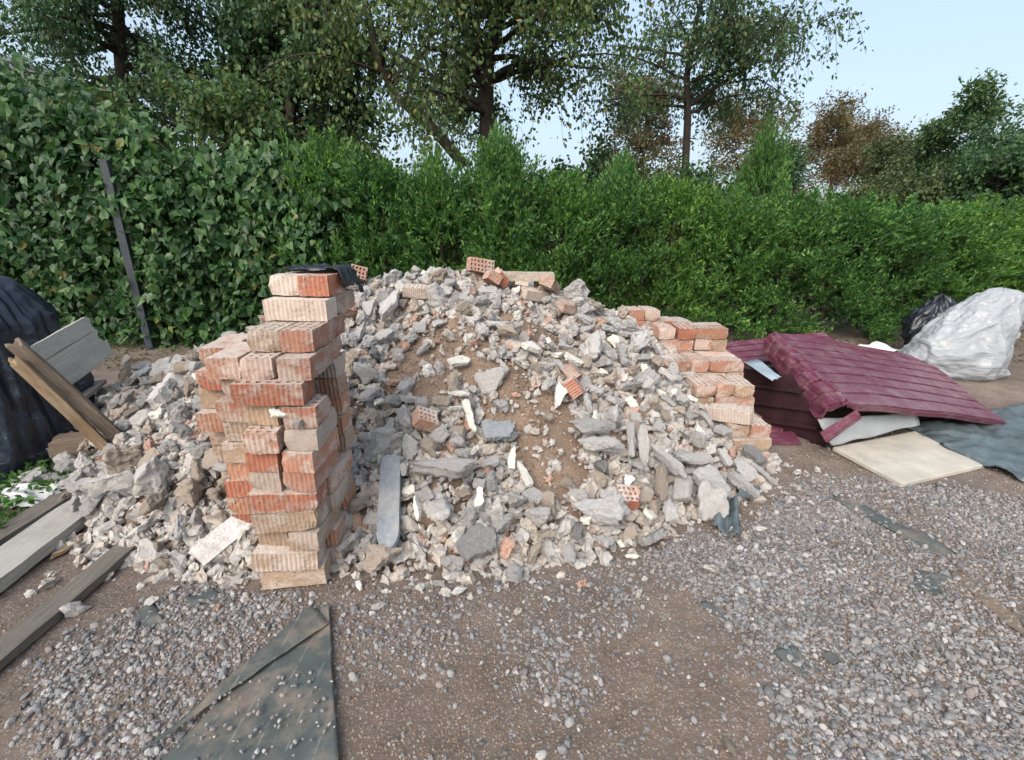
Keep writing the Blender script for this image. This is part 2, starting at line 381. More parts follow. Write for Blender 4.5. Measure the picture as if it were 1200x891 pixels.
# ------------------------------------------------------------------ broken pieces
def chunk_mesh(seed, dims, npts=13, flat=False, rough=1.0, cuts=5):
    """an angular broken lump: hull of random points, subdivided and roughened; radius about 1 along x"""
    rs = np.random.default_rng(seed); bm = bmesh.new()
    if flat:      # slab: jagged outline with two flat faces
        k = rs.integers(6, 10); a = np.sort(rs.uniform(0, 2 * np.pi, k)); rr = rs.uniform(.7, 1.05, k)
        for s in (-1, 1):
            for ang, r in zip(a, rr):
                q = r * rs.uniform(.92, 1.03); bm.verts.new((math.cos(ang) * q * dims[0], math.sin(ang) * q * dims[1], s * dims[2] * rs.uniform(.8, 1.1)))
    else:
        for _ in range(npts):
            p = rs.normal(size=3); p /= np.abs(p).max() ** .6 * np.linalg.norm(p) ** .4; p *= rs.uniform(.78, 1.05)
            bm.verts.new((p[0] * dims[0], p[1] * dims[1], p[2] * dims[2]))
    r = bmesh.ops.convex_hull(bm, input=bm.verts[:])
    bmesh.ops.delete(bm, geom=[v for v in bm.verts if not v.link_faces], context='VERTS')
    bmesh.ops.bevel(bm, geom=bm.edges[:], offset=.035, segments=1, affect='EDGES', clamp_overlap=True)
    bmesh.ops.triangulate(bm, faces=bm.faces[:])
    for it in range(cuts):
        long_e = [e for e in bm.edges if e.calc_length() > .125]
        if not long_e: break
        bmesh.ops.subdivide_edges(bm, edges=long_e, cuts=1, use_grid_fill=True); bmesh.ops.triangulate(bm, faces=[f for f in bm.faces if len(f.verts) > 3])
    bm.normal_update()
    off = seed * 3.7
    mv = []
    for v in bm.verts:
        d = .12 * nz(v.co, 1.7, off) + .10 * nz(v.co, 4.1, off) + .065 * nz(v.co, 8.5, off) + .035 * nz(v.co, 17.0, off)
        b = nz(v.co, 1.2, off + 9)                                # bites broken out of the lump
        if b > .30: d -= (b - .30) * .55
        k = .35 if flat and abs(v.normal.z) > .8 else 1.0
        mv.append(v.co + v.normal * d * rough * k)
    for v, c in zip(bm.verts, mv): v.co = c
    return bm_mesh('broken_piece', bm, False)
LUMPS = [chunk_mesh(100 + i, (1, random.uniform(.62, .9), random.uniform(.5, .75)), random.randint(10, 16)) for i in range(22)]
SLABS = [chunk_mesh(200 + i, (1, random.uniform(.55, .85), random.uniform(.14, .26)), flat=True) for i in range(14)]
LUMPS_OF, SLABS_OF = {}, {}
def variant(lst, store, i, mat):
    key = (i, mat)
    if key not in store:
        me = lst[i].copy(); me.materials.clear(); me.materials.append(M[mat])
        me.polygons.foreach_set('use_smooth', np.full(len(me.polygons), i % 3 != 0)); store[key] = me
    return store[key]
placed = []        # (x, y, z, r)
def free(p, r, k=.62):
    if not placed: return True
    A = np.array(placed); d2 = ((A[:, :3] - np.array(p)) ** 2).sum(1)
    return bool((d2 > ((A[:, 3] + r) * k) ** 2).all())
def orient(n, tilt, yaw=None):
    q = Vector((0, 0, 1)).rotation_difference(n)
    e = Euler((random.gauss(0, tilt), random.gauss(0, tilt), 0)).to_quaternion()
    y = Euler((0, 0, random.uniform(0, 6.283) if yaw is None else yaw)).to_quaternion()
    return (q @ e @ y).to_euler()
def put_piece(name, me, x, y, r, rot, lift, label, cat, group, sz=(1, 1, 1)):
    n = normal_at(x, y); z = float(surf_z(x, y)); p = Vector((x, y, z)) + n * lift * r
    o = link(name, me, None, None, p, rot); o.scale = (r * sz[0], r * sz[1], r * sz[2])
    placed.append((p.x, p.y, p.z, r * .8)); return tag(o, label, cat, group)

exec_order = []
LEFT_WALL = [(-1.22, 1.34), (-.66, 1.34), (-.66, 2.12), (-1.22, 2.12)]
RIGHT_WALL = [(1.16, 2.22), (1.5, 2.22), (1.5, 3.6), (.84, 3.6), (.84, 3.0), (.98, 2.76), (1.04, 2.52)]
def soil_px(px, py, rx): p = hit(px, py); SOIL.append((p.x, p.y, rx))
for a in ((500, 388, .19), (540, 405, .17), (478, 422, .13), (505, 442, .12), (610, 374, .15), (642, 388, .08), (592, 455, .17), (640, 492, .20), (650, 538, .16), (560, 438, .10)): soil_px(*a)
def in_soil(x, y): return any((x - a) ** 2 + (y - b) ** 2 < c * c for a, b, c in SOIL)

def soil_w(x, y):
    w = np.zeros(np.shape(x))
    for a, b, c in SOIL: w = np.maximum(w, np.clip(1.6 - 1.25 * np.hypot(np.asarray(x) - a, np.asarray(y) - b) / c, 0, 1))
    return w
# heap core: the sand and soil between the broken pieces
xs = np.arange(-3.7, 2.6, .035); ys = np.arange(1.0, 5.2, .035)
def core_z(x, y):
    h = heap_z(x, y); return np.where(h > -.25, h + .02 * vnoise(x, y, 14, 2) + .012 * vnoise(x, y, 30, 7) - .05 * (1 - soil_w(x, y)), -.25) - .01
hc = link('heap_soil', grid_mesh('heap_soil', xs, ys, core_z), M['heap_soil']); tag(hc, 'sandy brown soil and dust between the broken pieces of the heaps', 'soil', kind='stuff')

# ---- singled-out pieces (place in the photo, then true depth from the heap's own surface)
def special(px, py, name, shape, idx, mat, r, label, cat, yaw=None, tilt=.15, lift=.25, sz=(1, 1, 1), flat_on=None):
    p = hit(px, py); n = normal_at(p.x, p.y) if flat_on is None else Vector(flat_on).normalized()
    me = variant(SLABS, SLABS_OF, idx, mat) if shape == 's' else variant(LUMPS, LUMPS_OF, idx, mat)
    return put_piece(name, me, p.x, p.y, r, orient(n, tilt, yaw), lift, label, cat, None, sz)
special(413, 568, 'concrete_slab', 's', 1, 'slate_grey', .13, 'grey broken slab leaning beside the dark tall stone strip, by the tall brick stack', 'slab', 1.0, .1, .5, (1.15, .6, 1), (.2, -.8, .6))
special(562, 640, 'concrete_slab', 's', 3, 'concrete_dark', .095, 'flat grey broken tile lying at the very foot of the heap', 'slab', .4, .1, .35)
special(455, 375, 'concrete_slab', 's', 4, 'concrete_pale', .14, 'long pale slab sloping below the upper ridge near the tall brick stack', 'slab', 1.2, .2, .6, (1.1, .5, 1.2))
special(520, 562, 'concrete_slab', 's', 5, 'concrete_grey', .12, 'dull grey thin slab lying crosswise in the heap beside the dark stone strip', 'slab', .1, .1, .6, (1.2, .45, .8))
special(580, 512, 'concrete_slab', 's', 6, 'slate_grey', .085, 'small smooth blue grey stone plate under the yellowish plaster sticks', 'slab', .2, .1, .6)
for i, (px, py, r, lab, yaw) in enumerate([
    (540, 430, .075, 'white curled plaster flake on the upper soil patch', .4), (640, 408, .09, 'cream white plaster flake beside the upper soil hollow', .6),
    (655, 470, .075, 'bright white lump of plaster below the cream flakes', 1.5), (668, 428, .075, 'yellowish plaster shell curved like a cup', .2),
    (553, 497, .10, 'long yellowish plaster stick pointing down the slope', -1.0), (617, 413, .08, 'thin white plaster strip bridging the soil patches', .3),
    (557, 590, .06, 'small bright white plaster block near the foot of the heap', 1.2), (612, 560, .075, 'white splintered plaster piece under the lower soil patch', 1.9),
    (600, 545, .07, 'pale plaster spike standing in the lower heap', 1.4), (538, 467, .06, 'cream plaster crumb with a rough face', .1),
    (650, 420, .07, 'cream plaster piece tucked behind the cup shaped shell', .9), (490, 600, .06, 'upright white plaster sliver beside the dark stone strip', 1.5)]):
    special(px, py, 'plaster_flake', 's', (i + 3) % 14, 'plaster_white', r, lab, 'plaster', yaw, .35, .5, (1, .62, .7))
special(825, 600, 'boulder', 'l', 2, 'concrete_pale', .125, 'big pale rounded boulder standing at the heap foot near the plastic scrap', 'boulder', 1.5, .1, .55, (1, .75, .7), (.0, -.9, .5))
special(770, 575, 'boulder', 'l', 5, 'mortar_beige', .10, 'tan pointed boulder above the heap foot', 'boulder', 1.4, .1, .5, (1, .7, .7), (0, -.8, .5))
special(705, 604, 'boulder', 'l', 7, 'concrete_grey', .13, 'wide flat topped grey boulder at the heap foot', 'boulder', .1, .1, .45, (1.1, .7, .6))
special(780, 612, 'boulder', 'l', 9, 'concrete_pale', .085, 'rounded pinkish grey boulder beside the biggest pale one', 'boulder', 1.3, .1, .6, (1, .7, .7))
special(815, 545, 'boulder', 'l', 11, 'concrete_grey', .11, 'long grey boulder lying across the lower slope', 'boulder', .1, .1, .5, (1.15, .6, .5))
special(700, 530, 'boulder', 'l', 12, 'concrete_pale', .13, 'long pale boulder lying level beside the lower soil patch', 'boulder', .15, .05, .5, (1.15, .5, .42))
special(690, 511, 'boulder', 'l', 13, 'concrete_grey', .12, 'grey long boulder lying right above the long pale one', 'boulder', .05, .05, .55, (1.1, .5, .45))
special(733, 525, 'boulder', 'l', 14, 'concrete_grey', .10, 'narrow upright grey stone, first of two side by side', 'boulder', 1.5, .05, .6, (1.1, .38, .45), (0, -.75, .6))
special(748, 532, 'boulder', 'l', 15, 'concrete_pale', .11, 'narrow upright pale stone, second of two side by side', 'boulder', 1.5, .05, .6, (1.1, .35, .45), (0, -.75, .6))
special(775, 552, 'boulder', 'l', 16, 'concrete_grey', .11, 'slanting grey oblong stone above the tan pointed boulder', 'boulder', -.9, .05, .7, (1.1, .45, .45))
special(452, 655, 'boulder', 'l', 3, 'mortar_beige', .085, 'tan wedge of stone under the lower end of the dark stone strip', 'boulder', .8, .2, .5)
special(890, 560, 'boulder', 'l', 4, 'concrete_pale', .075, 'pale pointed stone beyond the heap foot by the low brick stack', 'boulder', -.6, .1, .3, (1.2, .5, .5))
special(150, 446, 'boulder', 'l', 6, 'mortar_beige', .13, 'large tan boulder high on the small heap near the boards', 'boulder', .5, .2, .5, (1.2, .7, .6))
special(150, 572, 'boulder', 's', 7, 'concrete_pale', .13, 'wide pale flat boulder at the foot of the small heap', 'boulder', .2, .15, .5, (1.1, .75, 1.2))
special(195, 565, 'boulder', 'l', 8, 'concrete_pale', .10, 'pale blocky boulder beside the wide flat one', 'boulder', 1.4, .15, .6)
special(188, 600, 'boulder', 'l', 10, 'mortar_beige', .075, 'smooth tan rounded boulder at the toe of the small heap', 'boulder', 1.5, .1, .6)
special(200, 470, 'boulder', 's', 9, 'concrete_pale', .13, 'pale tilted slab high on the small heap', 'boulder', .6, .2, .5, (1, .8, 1.4))
special(690, 612, 'plaster_flake', 'l', 1, 'plaster_white', .05, 'white plaster lump fallen at the heap foot', 'plaster', .3, .2, .5)

# ---- the counted pieces
ZONES = {'left': 'on the small heap beyond the tall brick stack', 'ridge': "along the main heap's top ridge", 'upper': "on the main heap's upper slope",
         'mid': "halfway down the main heap's slope", 'foot': "at the main heap's foot"}
KIND = {'concrete_grey': ('concrete_chunk', 'rough grey broken concrete chunk', 'rubble'), 'concrete_pale': ('concrete_chunk', 'pale broken concrete chunk', 'rubble'),
        'mortar_beige': ('mortar_lump', 'beige lump of old mortar', 'rubble'), 'concrete_dark': ('concrete_chunk', 'dark grey broken concrete chunk', 'rubble'),
        'fired_clay': ('brick_fragment', 'dusty red broken brick fragment', 'brick piece'), 'plaster_white': ('plaster_flake', 'white broken plaster flake', 'plaster')}
counts = {}
def scatter_chunks():
    sizes = np.sort(np.concatenate([rng.uniform(.090, .118, 12), rng.uniform(.068, .090, 40), rng.uniform(.047, .068, 310), rng.uniform(.036, .050, 460)]))[::-1]
    limit = {'concrete_chunk': 292, 'mortar_lump': 130, 'brick_fragment': 40, 'plaster_flake': 50}
    have = {}
    for s in sizes:
        for attempt in range(60):
            if random.random() < .2: x, y = random.uniform(-2.6, -1.15), random.uniform(1.75, 3.05)
            else: x, y = random.uniform(-1.4, 1.35), random.uniform(1.42, 3.4)
            h = float(heap_z(x, y))
            if h < .01 or (h < .05 and random.random() < .5): continue
            if inside(LEFT_WALL, x, y) or inside(RIGHT_WALL, x, y): continue
            if in_soil(x, y) and random.random() < (.95 if s > .05 else .74): continue
            if not free((x, y, h + .3 * s), s * .8, .74): continue
            break
        else: continue
        main = x > -1.15 or y > 2.75
        u = random.random()
        if main and h > .62: cum = [('concrete_grey', .36), ('concrete_pale', .66), ('mortar_beige', .88), ('fired_clay', .93), ('concrete_dark', .965), ('plaster_white', 1)]
        elif main: cum = [('concrete_grey', .44), ('concrete_pale', .74), ('mortar_beige', .88), ('fired_clay', .905), ('concrete_dark', .93), ('plaster_white', 1)]
        else: cum = [('concrete_grey', .36), ('concrete_pale', .66), ('mortar_beige', .92), ('fired_clay', .94), ('plaster_white', 1)]
        mat = next(m for m, c in cum if u <= c)
        if mat in ('plaster_white', 'fired_clay') and s > .056: mat = 'concrete_pale'
        nm, lab, cat = KIND[mat]
        if have.get(nm, 0) >= limit[nm]: continue
        have[nm] = have.get(nm, 0) + 1
        zone = 'left' if not main else 'ridge' if h > .80 else 'upper' if h > .55 else 'mid' if h > .22 else 'foot'
        slab = random.random() < .27
        me = variant(SLABS, SLABS_OF, random.randrange(14), mat) if slab else variant(LUMPS, LUMPS_OF, random.randrange(22), mat)
        put_piece(nm, me, x, y, s * (1.12 if slab else 1), orient(normal_at(x, y), .5 if slab else .8), .38 if slab else .30,
                  lab + ' ' + ZONES[zone], cat, lab.split(' ', 1)[1] + 's ' + ZONES[zone] if False else lab + 's ' + ZONES[zone])
    counts.update(have)
# stone strip: the dark tall slab
def box_bm(dx, dy, dz, nx=1, ny=1, nz_=1):
    """surface lattice box centred at the origin"""
    bm = bmesh.new(); vs = {}
    def v(i, j, k):
        if (i, j, k) not in vs: vs[(i, j, k)] = bm.verts.new(((i / nx - .5) * dx, (j / ny - .5) * dy, (k / nz_ - .5) * dz))
        return vs[(i, j, k)]
    for i in range(nx):
        for j in range(ny):
            bm.faces.new((v(i, j, 0), v(i, j + 1, 0), v(i + 1, j + 1, 0), v(i + 1, j, 0))); bm.faces.new((v(i, j, nz_), v(i + 1, j, nz_), v(i + 1, j + 1, nz_), v(i, j + 1, nz_)))
    for i in range(nx):
        for k in range(nz_):
            bm.faces.new((v(i, 0, k), v(i + 1, 0, k), v(i + 1, 0, k + 1), v(i, 0, k + 1))); bm.faces.new((v(i, ny, k), v(i, ny, k + 1), v(i + 1, ny, k + 1), v(i + 1, ny, k)))
    for j in range(ny):
        for k in range(nz_):
            bm.faces.new((v(0, j, k), v(0, j, k + 1), v(0, j + 1, k + 1), v(0, j + 1, k))); bm.faces.new((v(nx, j, k), v(nx, j + 1, k), v(nx, j + 1, k + 1), v(nx, j, k + 1)))
    return bm, vs
def plank_mesh(L, w, t, seed=0, warp=.006, rag=.012):
    bm, vs = box_bm(L, w, t, max(6, int(L / .04)), 4, 2)
    for v in bm.verts:
        x, y, z = v.co
        e = max(0, abs(x) - (L / 2 - .03)) / .03
        v.co.x += math.copysign(1, x) * e * rag * nz((y * 30, z * 30, seed), 1, seed)
        v.co.z += warp * nz((x * 2, y, 0), 1, seed) + .0025 * nz((x * 9, y * 40, z * 30), 1, seed); v.co.y += warp * nz((x * 1.5, 0, 0), 1, seed + 5) + .003 * nz((x * 14, z * 30, y * 9), 1, seed + 2)
    bmesh.ops.bevel(bm, geom=[e for e in bm.edges if e.calc_face_angle(0) > 1.0], offset=min(.004, t * .2), segments=1, affect='EDGES')
    return bm_mesh('plank', bm)
def frame(p, q, up=(0, 0, 1)):
    x = (q - p).normalized(); z = Vector(up); z = (z - x * z.dot(x)).normalized(); y = z.cross(x)
    return Matrix((x, y, z)).transposed().to_euler(), (q - p).length
def plank(name, p, q, w, t, mat, label, cat, up=(0, 0, 1), seed=0, group=None, parent=None, **k):
    rot, L = frame(p, q, up); o = link(name, plank_mesh(L, w, t, seed, **k), M[mat], parent, (p + q) / 2, rot)
    if label: tag(o, label, cat, group)
    return o
def lift(p, d): return Vector(p) + Vector((0, 0, d))

# dark stone strip standing in the heap, both ends rounded
pa, pb = hit(460, 640), hit(463, 540)
rot, L = frame(pa, pb, (0, -.8, .6))
bm, vs = box_bm(L * 1.05, .085, .022, 24, 6, 1)
for v in bm.verts:
    e = max(0, abs(v.co.x) - (L * .525 - .06)) / .06
    v.co.y *= math.sqrt(max(.05, 1 - .8 * e * e)); v.co.x += .004 * nz(v.co, 30); v.co.z += .004 * nz(v.co, 12, 4)
o = link('stone_strip', bm_mesh('stone_strip', bm), M['slate_grey'], None, (pa + pb) / 2 + Vector((0, -.055, .045)), rot)
tag(o, 'long smooth blue grey stone strip with rounded end, standing at the heap foot', 'stone strip'); m_ = (pa + pb) / 2
for f in (-.4, -.15, .15, .4): q = m_ + (pb - pa) * f; placed.append((q.x, q.y, q.z + .02, .05))
# concrete beam on the summit and two loose slabs by the tall stack
for f in np.linspace(0, 1, 6): q = W(578 + 70 * f, 326, 3.12); placed.append((q.x, q.y, q.z, .06))
plank('concrete_beam', W(578, 324, 3.10), W(648, 324, 3.14), .09, .055, 'mortar_beige', 'squared pale concrete beam lying level on the summit of the heap', 'beam', seed=3, warp=.004)
p, q = G(231, 655, .06), G(290, 606, .12)
plank('concrete_slab', p, q, .085, .03, 'concrete_pale', 'straight pale concrete slab propped against the foot of the tall brick stack', 'slab', (.45, -.5, .75), 8, warp=.003)
p, q = G(268, 655, .02), G(303, 622, .07)
plank('concrete_slab', p, q, .085, .03, 'concrete_pale', 'short pinkish slab tucked beneath the straight propped slab', 'slab', (.3, -.6, .75), 9, warp=.006)

# ------------------------------------------------------------------ bricks
BL, BW, BH, PITCH_Z = .222, .108, .074, .078
def brick_mesh(seed, L=BL, Wd=BW, Hh=BH, ridged=True, holes=False, broken=0.0):
    nx, ny, nk = 28, 13, 4
    bm, vs = box_bm(L, Wd, Hh, nx, ny, nk)
    for (i, j, k), v in vs.items():
        if ridged:
            if j in (0, ny) and i % 2 == 1 and 0 < i < nx: v.co.y *= 1 - .0032 / (Wd / 2)
            if i in (0, nx) and j % 2 == 1 and 0 < j < ny: v.co.x *= 1 - .0032 / (L / 2)
    if holes:
        for a in range(7):
            for b in range(3):
                fs = [f for f in bm.faces if f.normal.z > .5 or f.calc_center_median().z > Hh * .499]
                i0, j0 = 1 + a * 4, 1 + b * 4
                sel = [f for f in fs if abs(f.calc_center_median().z - Hh / 2) < 1e-4 and i0 < (f.calc_center_median().x / L + .5) * nx < i0 + 2 and j0 < (f.calc_center_median().y / Wd + .5) * ny < j0 + 2]
                if not sel: continue
                r = bmesh.ops.extrude_face_region(bm, geom=sel); bmesh.ops.delete(bm, geom=sel, context='FACES_ONLY')
                bmesh.ops.translate(bm, vec=(0, 0, -.035), verts=[e for e in r['geom'] if isinstance(e, bmesh.types.BMVert)])
    off = seed * 5.3
    for v in bm.verts:
        d = Vector((nz(v.co, 22, off), nz(v.co, 22, off + 3), nz(v.co, 22, off + 7))) * .0017 + Vector((nz(v.co, 60, off), nz(v.co, 60, off + 3), nz(v.co, 60, off + 7))) * .0015
        cr = abs(v.co.x) / L * 2 + abs(v.co.y) / Wd * 2 + abs(v.co.z) / Hh * 2                # chipped corners and edges
        if cr > 2.0:
            k = max(0, nz(v.co, 9, off + 20) - .05) * (cr - 2.0); v.co *= 1 - .22 * k
        if broken and v.co.x > L * (.5 - broken) + .03 * nz(v.co, 16, off):
            v.co.x = L * (.5 - broken) + .03 * nz((0, v.co.y, v.co.z), 16, off) + .012 * nz((0, v.co.y, v.co.z), 50, off)
        v.co += d
    return bm_mesh('brick', bm)
BM = {'r': [brick_mesh(i) for i in range(5)], 'h': [brick_mesh(10 + i, holes=True) for i in range(3)],
      'p': [brick_mesh(20 + i, ridged=False) for i in range(3)], 'b': [brick_mesh(30 + i, broken=random.uniform(.3, .5), holes=True) for i in range(4)]}
BRICKS_OF = {}
def bmesh_of(kind, mat, i=None):
    i = random.randrange(len(BM[kind])) if i is None else i; key = (kind, i, mat)
    if key not in BRICKS_OF:
        me = BM[kind][i].copy(); me.materials.append(M[mat]); BRICKS_OF[key] = me
    return BRICKS_OF[key]
def brick(cx, cy, z0, mat, label, kind='r', rz=0.0, head=False, tilt=0.0, group=None, sl=1.0):
    if head: rz += 90
    o = link('brick', bmesh_of(kind, mat), None, None, (cx, cy, z0 + BH / 2), (R(random.gauss(0, .8)) , R(tilt + random.gauss(0, .6)), R(rz + random.gauss(0, 1.8) + random.choice((0, 180)))))
    o.scale = (sl, 1, 1)
    return tag(o, label, 'brick', group)
ORD = ['lowest', 'second', 'third', 'fourth', 'fifth', 'sixth', 'seventh', 'eighth', 'ninth', 'tenth', 'eleventh', 'twelfth', 'thirteenth', 'fourteenth']
LOOK = {'brick_red': 'bright red', 'brick_orange': 'orange', 'brick_pink': 'pinkish', 'brick_buff': 'buff', 'brick_pale': 'whitish'}
# front column: (course, centre x, front y, material, kind, header?, yaw, tilt, length scale)
FR = [(0, -.805, 1.375, 'brick_buff', 'p', 0, 5, 0, 1), (1, -.815, 1.36, 'brick_buff', 'r', 0, 6, -3, 1.0),
      (2, -.86, 1.40, 'brick_buff', 'r', 1, 0, 0, 1), (2, -.742, 1.375, 'brick_buff', 'r', 1, 3, 0, 1),
      (3, -.795, 1.375, 'brick_buff', 'r', 0, 2, -1, 1), (4, -.79, 1.372, 'brick_red', 'r', 0, 5, -2, 1.04),
      (5, -.845, 1.39, 'brick_buff', 'r', 1, 2, 0, 1), (5, -.725, 1.385, 'brick_pink', 'r', 1, 0, 0, 1),
      (6, -.84, 1.385, 'brick_red', 'r', 1, 3, 0, 1), (6, -.715, 1.38, 'brick_pink', 'r', 1, 2, 0, 1),
      (7, -.835, 1.365, 'brick_orange', 'h', 1, 5, 0, 1), (7, -.708, 1.39, 'brick_pale', 'p', 1, 2, 0, 1),
      (8, -.83, 1.42, 'brick_buff', 'r', 1, 0, 0, 1), (8, -.942, 1.45, 'brick_red', 'r', 1, 2, 0, 1), (7, -.95, 1.46, 'brick_buff', 'r', 1, 2, 0, 1), (6, -.952, 1.45, 'brick_buff', 'p', 1, 0, 0, 1), (5, -.957, 1.46, 'brick_orange', 'r', 1, 2, 0, 1), (8, -.70, 1.40, 'brick_pink', 'b', 1, 4, 0, 1),
      (9, -.79, 1.39, 'brick_red', 'h', 0, 8, -2, 1), (9, -.92, 1.46, 'brick_buff', 'r', 1, 0, 0, 1),
      (10, -.71, 1.43, 'brick_pink', 'r', 1, 2, 0, 1), (10, -.83, 1.425, 'brick_pink', 'h', 1, 4, 0, 1), (10, -.945, 1.44, 'brick_orange', 'r', 1, 6, 0, 1),
      (11, -.715, 1.49, 'brick_pink', 'h', 1, 1, 0, 1), (11, -.83, 1.495, 'brick_buff', 'h', 1, 2, 0, 1),
      (12, -.775, 1.64, 'brick_pale', 'r', 0, 1, 0, 1), (13, -.725, 1.70, 'brick_red', 'h', 1, 0, 0, 1), (13, -.835, 1.71, 'brick_pale', 'h', 1, 0, 0, 1)]
seen = {}
for k, x, y, mat, kd, hd, yaw, tl, sl in FR:
    pos = '' if not hd else (' beside the rubble heap' if x > -.78 else ' facing the small heap' if x < -.9 else ' in the middle')
    brick(x, y + (BL / 2 if hd else BW / 2), k * PITCH_Z + (.004 if tl == 0 else .008), mat, f'{LOOK[mat]} brick, {ORD[k]} course of the tall stack front{pos}', kd, yaw if not hd else yaw * .6, bool(hd), tl, 'bricks of the tall stack', sl)
# inner rows of the tall stack, behind the front column
for k in range(13):
    y0 = 1.50 if k < 12 else 1.76
    rows = [(-.725, 1), (-.84, 1)] if k not in (1, 3, 4, 9) else [(-.725, 1), (-.84, 1)]
    if [f for f in FR if f[0] == k and f[5]] and k < 12: y0 = max(f[2] for f in FR if f[0] == k and f[5]) + BL + .012; rows = [(0, 2)]
    for x, hd in rows:
        mat = random.choice(['brick_pink', 'brick_pale', 'brick_orange', 'brick_buff'])
        side = 'heap side' if x > -.78 else 'outer side'
        if hd == 2:
            brick(-.785, y0 + BW / 2, k * PITCH_Z + .004, mat, f'{LOOK[mat]} lengthwise brick behind the tall stack front, {ORD[k]} course', 'h' if k > 8 else 'r', 0, False, 0, 'bricks of the tall stack'); continue
        brick(x + random.uniform(-.008, .012), y0 + BL / 2, k * PITCH_Z + .004, mat, f'{LOOK[mat]} brick behind the tall stack front, {ORD[k]} course, {side}', 'h' if k > 8 else 'r', 0, True, 0, 'bricks of the tall stack')
# outer column towards the small heap
OC = [(0, -1.085, 1.60, 'brick_buff', 'r'), (1, -1.085, 1.61, 'brick_red', 'r'), (2, -1.09, 1.60, 'brick_orange', 'r'), (3, -1.085, 1.60, 'brick_red', 'r'), (4, -1.09, 1.615, 'brick_pale', 'p'), (5, -1.095, 1.60, 'brick_buff', 'r'),
      (6, -1.09, 1.59, 'brick_orange', 'p'), (7, -1.075, 1.54, 'brick_orange', 'r'), (8, -1.085, 1.58, 'brick_buff', 'p'), (9, -1.07, 1.55, 'brick_red', 'r'), (10, -1.06, 1.575, 'brick_orange', 'r')]
for k, x, y, mat, kd in OC:
    if k == 7: brick(x + .045, y + BW / 2, k * PITCH_Z + .004, mat, 'orange ridged brick laid lengthwise in the outer column of the tall stack', kd, 4, False, 0, 'bricks of the tall stack')
    else: brick(x, y + BL / 2, k * PITCH_Z + .004, mat, f'{LOOK[mat]} brick, {ORD[k]} course of the tall stack outer column', kd, random.uniform(-4, 4), True, 0, 'bricks of the tall stack')
for k, mat in ((0, 'brick_buff'), (1, 'brick_pink'), (2, 'brick_buff'), (3, 'brick_orange'), (4, 'brick_buff')):
    brick(-.965 + random.uniform(-.01, .01), (1.625 if k < 9 else 1.66 if k == 9 else 1.665) + BL / 2, k * PITCH_Z + .004, mat, f'{LOOK[mat]} brick set back between tall stack columns, {ORD[k]} course', 'r', 0, True, 0, 'bricks of the tall stack')
brick(-1.02, 1.76, 7 * PITCH_Z + .004, 'brick_buff', 'buff brick hidden back in the outer column of the tall stack, eighth course', 'r', 0, False, 0, 'bricks of the tall stack')
# low stepped stack: (step, courses from, to, y front, x list of header centres)
def rs_label(mat, word, k): return f'{LOOK[mat]} brick {word}, {ORD[k]} course'
pal = ['brick_pink', 'brick_orange', 'brick_pink', 'brick_buff', 'brick_red', 'brick_orange', 'brick_pink']
steps = [(0, 3, 2.30, [1.255, 1.37], 'in the nearest step of the low stack'.replace('nearest', 'lowest')), (0, 5, 2.545, [1.14, 1.255, 1.37], 'in the second step of the low stack'),
         (0, 6, 2.79, [1.06, 1.175, 1.29, 1.405], 'in the third step of the low stack'), (0, 8, 3.04, [1.06, 1.175, 1.29, 1.405], 'in the top step of the low stack'), (3, 9, 3.29, [.90, 1.01, 1.125, 1.24], 'in the rearmost row of the low stack')]
for k0, k1, y, xs_, word in steps:
    for k in range(k0, k1):
        if word.startswith('in the rear') and k == 8: use = xs_[:2]
        else: use = xs_
        if k % 2 == 1 and len(use) >= 2 and not word.startswith('in the rear'):     # a stretcher across the front of this course, backed by another
            mat = random.choice(pal); xc = use[-1] - .05
            sh = random.uniform(-.012, .012)
            brick(xc + sh, y + BW / 2, k * PITCH_Z + .004, mat, rs_label(mat, 'laid lengthwise ' + word, k), 'h' if k == k1 - 1 else 'r', random.uniform(-3, 3), False, 0, 'bricks of the low stepped stack')
            mat = random.choice(pal)
            brick(xc, y + BW * 1.5 + .008, k * PITCH_Z + .004, mat, rs_label(mat, 'behind a lengthwise one ' + word[3:], k), 'r', 0, False, 0, 'bricks of the low stepped stack')
            rest = [x for x in use if x < xc - .15]
        else: rest = use
        for i, x in enumerate(rest):
            mat = random.choice(pal); e = ['first', 'second', 'third', 'fourth'][len(rest) - 1 - i]
            brick(x + random.uniform(-.012, .012), y + BL / 2 + random.uniform(-.012, .02), k * PITCH_Z + .004, mat, rs_label(mat, word + f', {e} from outside', k), 'h' if k == k1 - 1 else 'r', random.uniform(-3, 3), True, 0, 'bricks of the low stepped stack')
brick(1.225, 2.40, 3 * PITCH_Z + .004, 'brick_pale', 'whitish brick lying askew on the lowest step of the low stack', 'h', -32, False, 4)
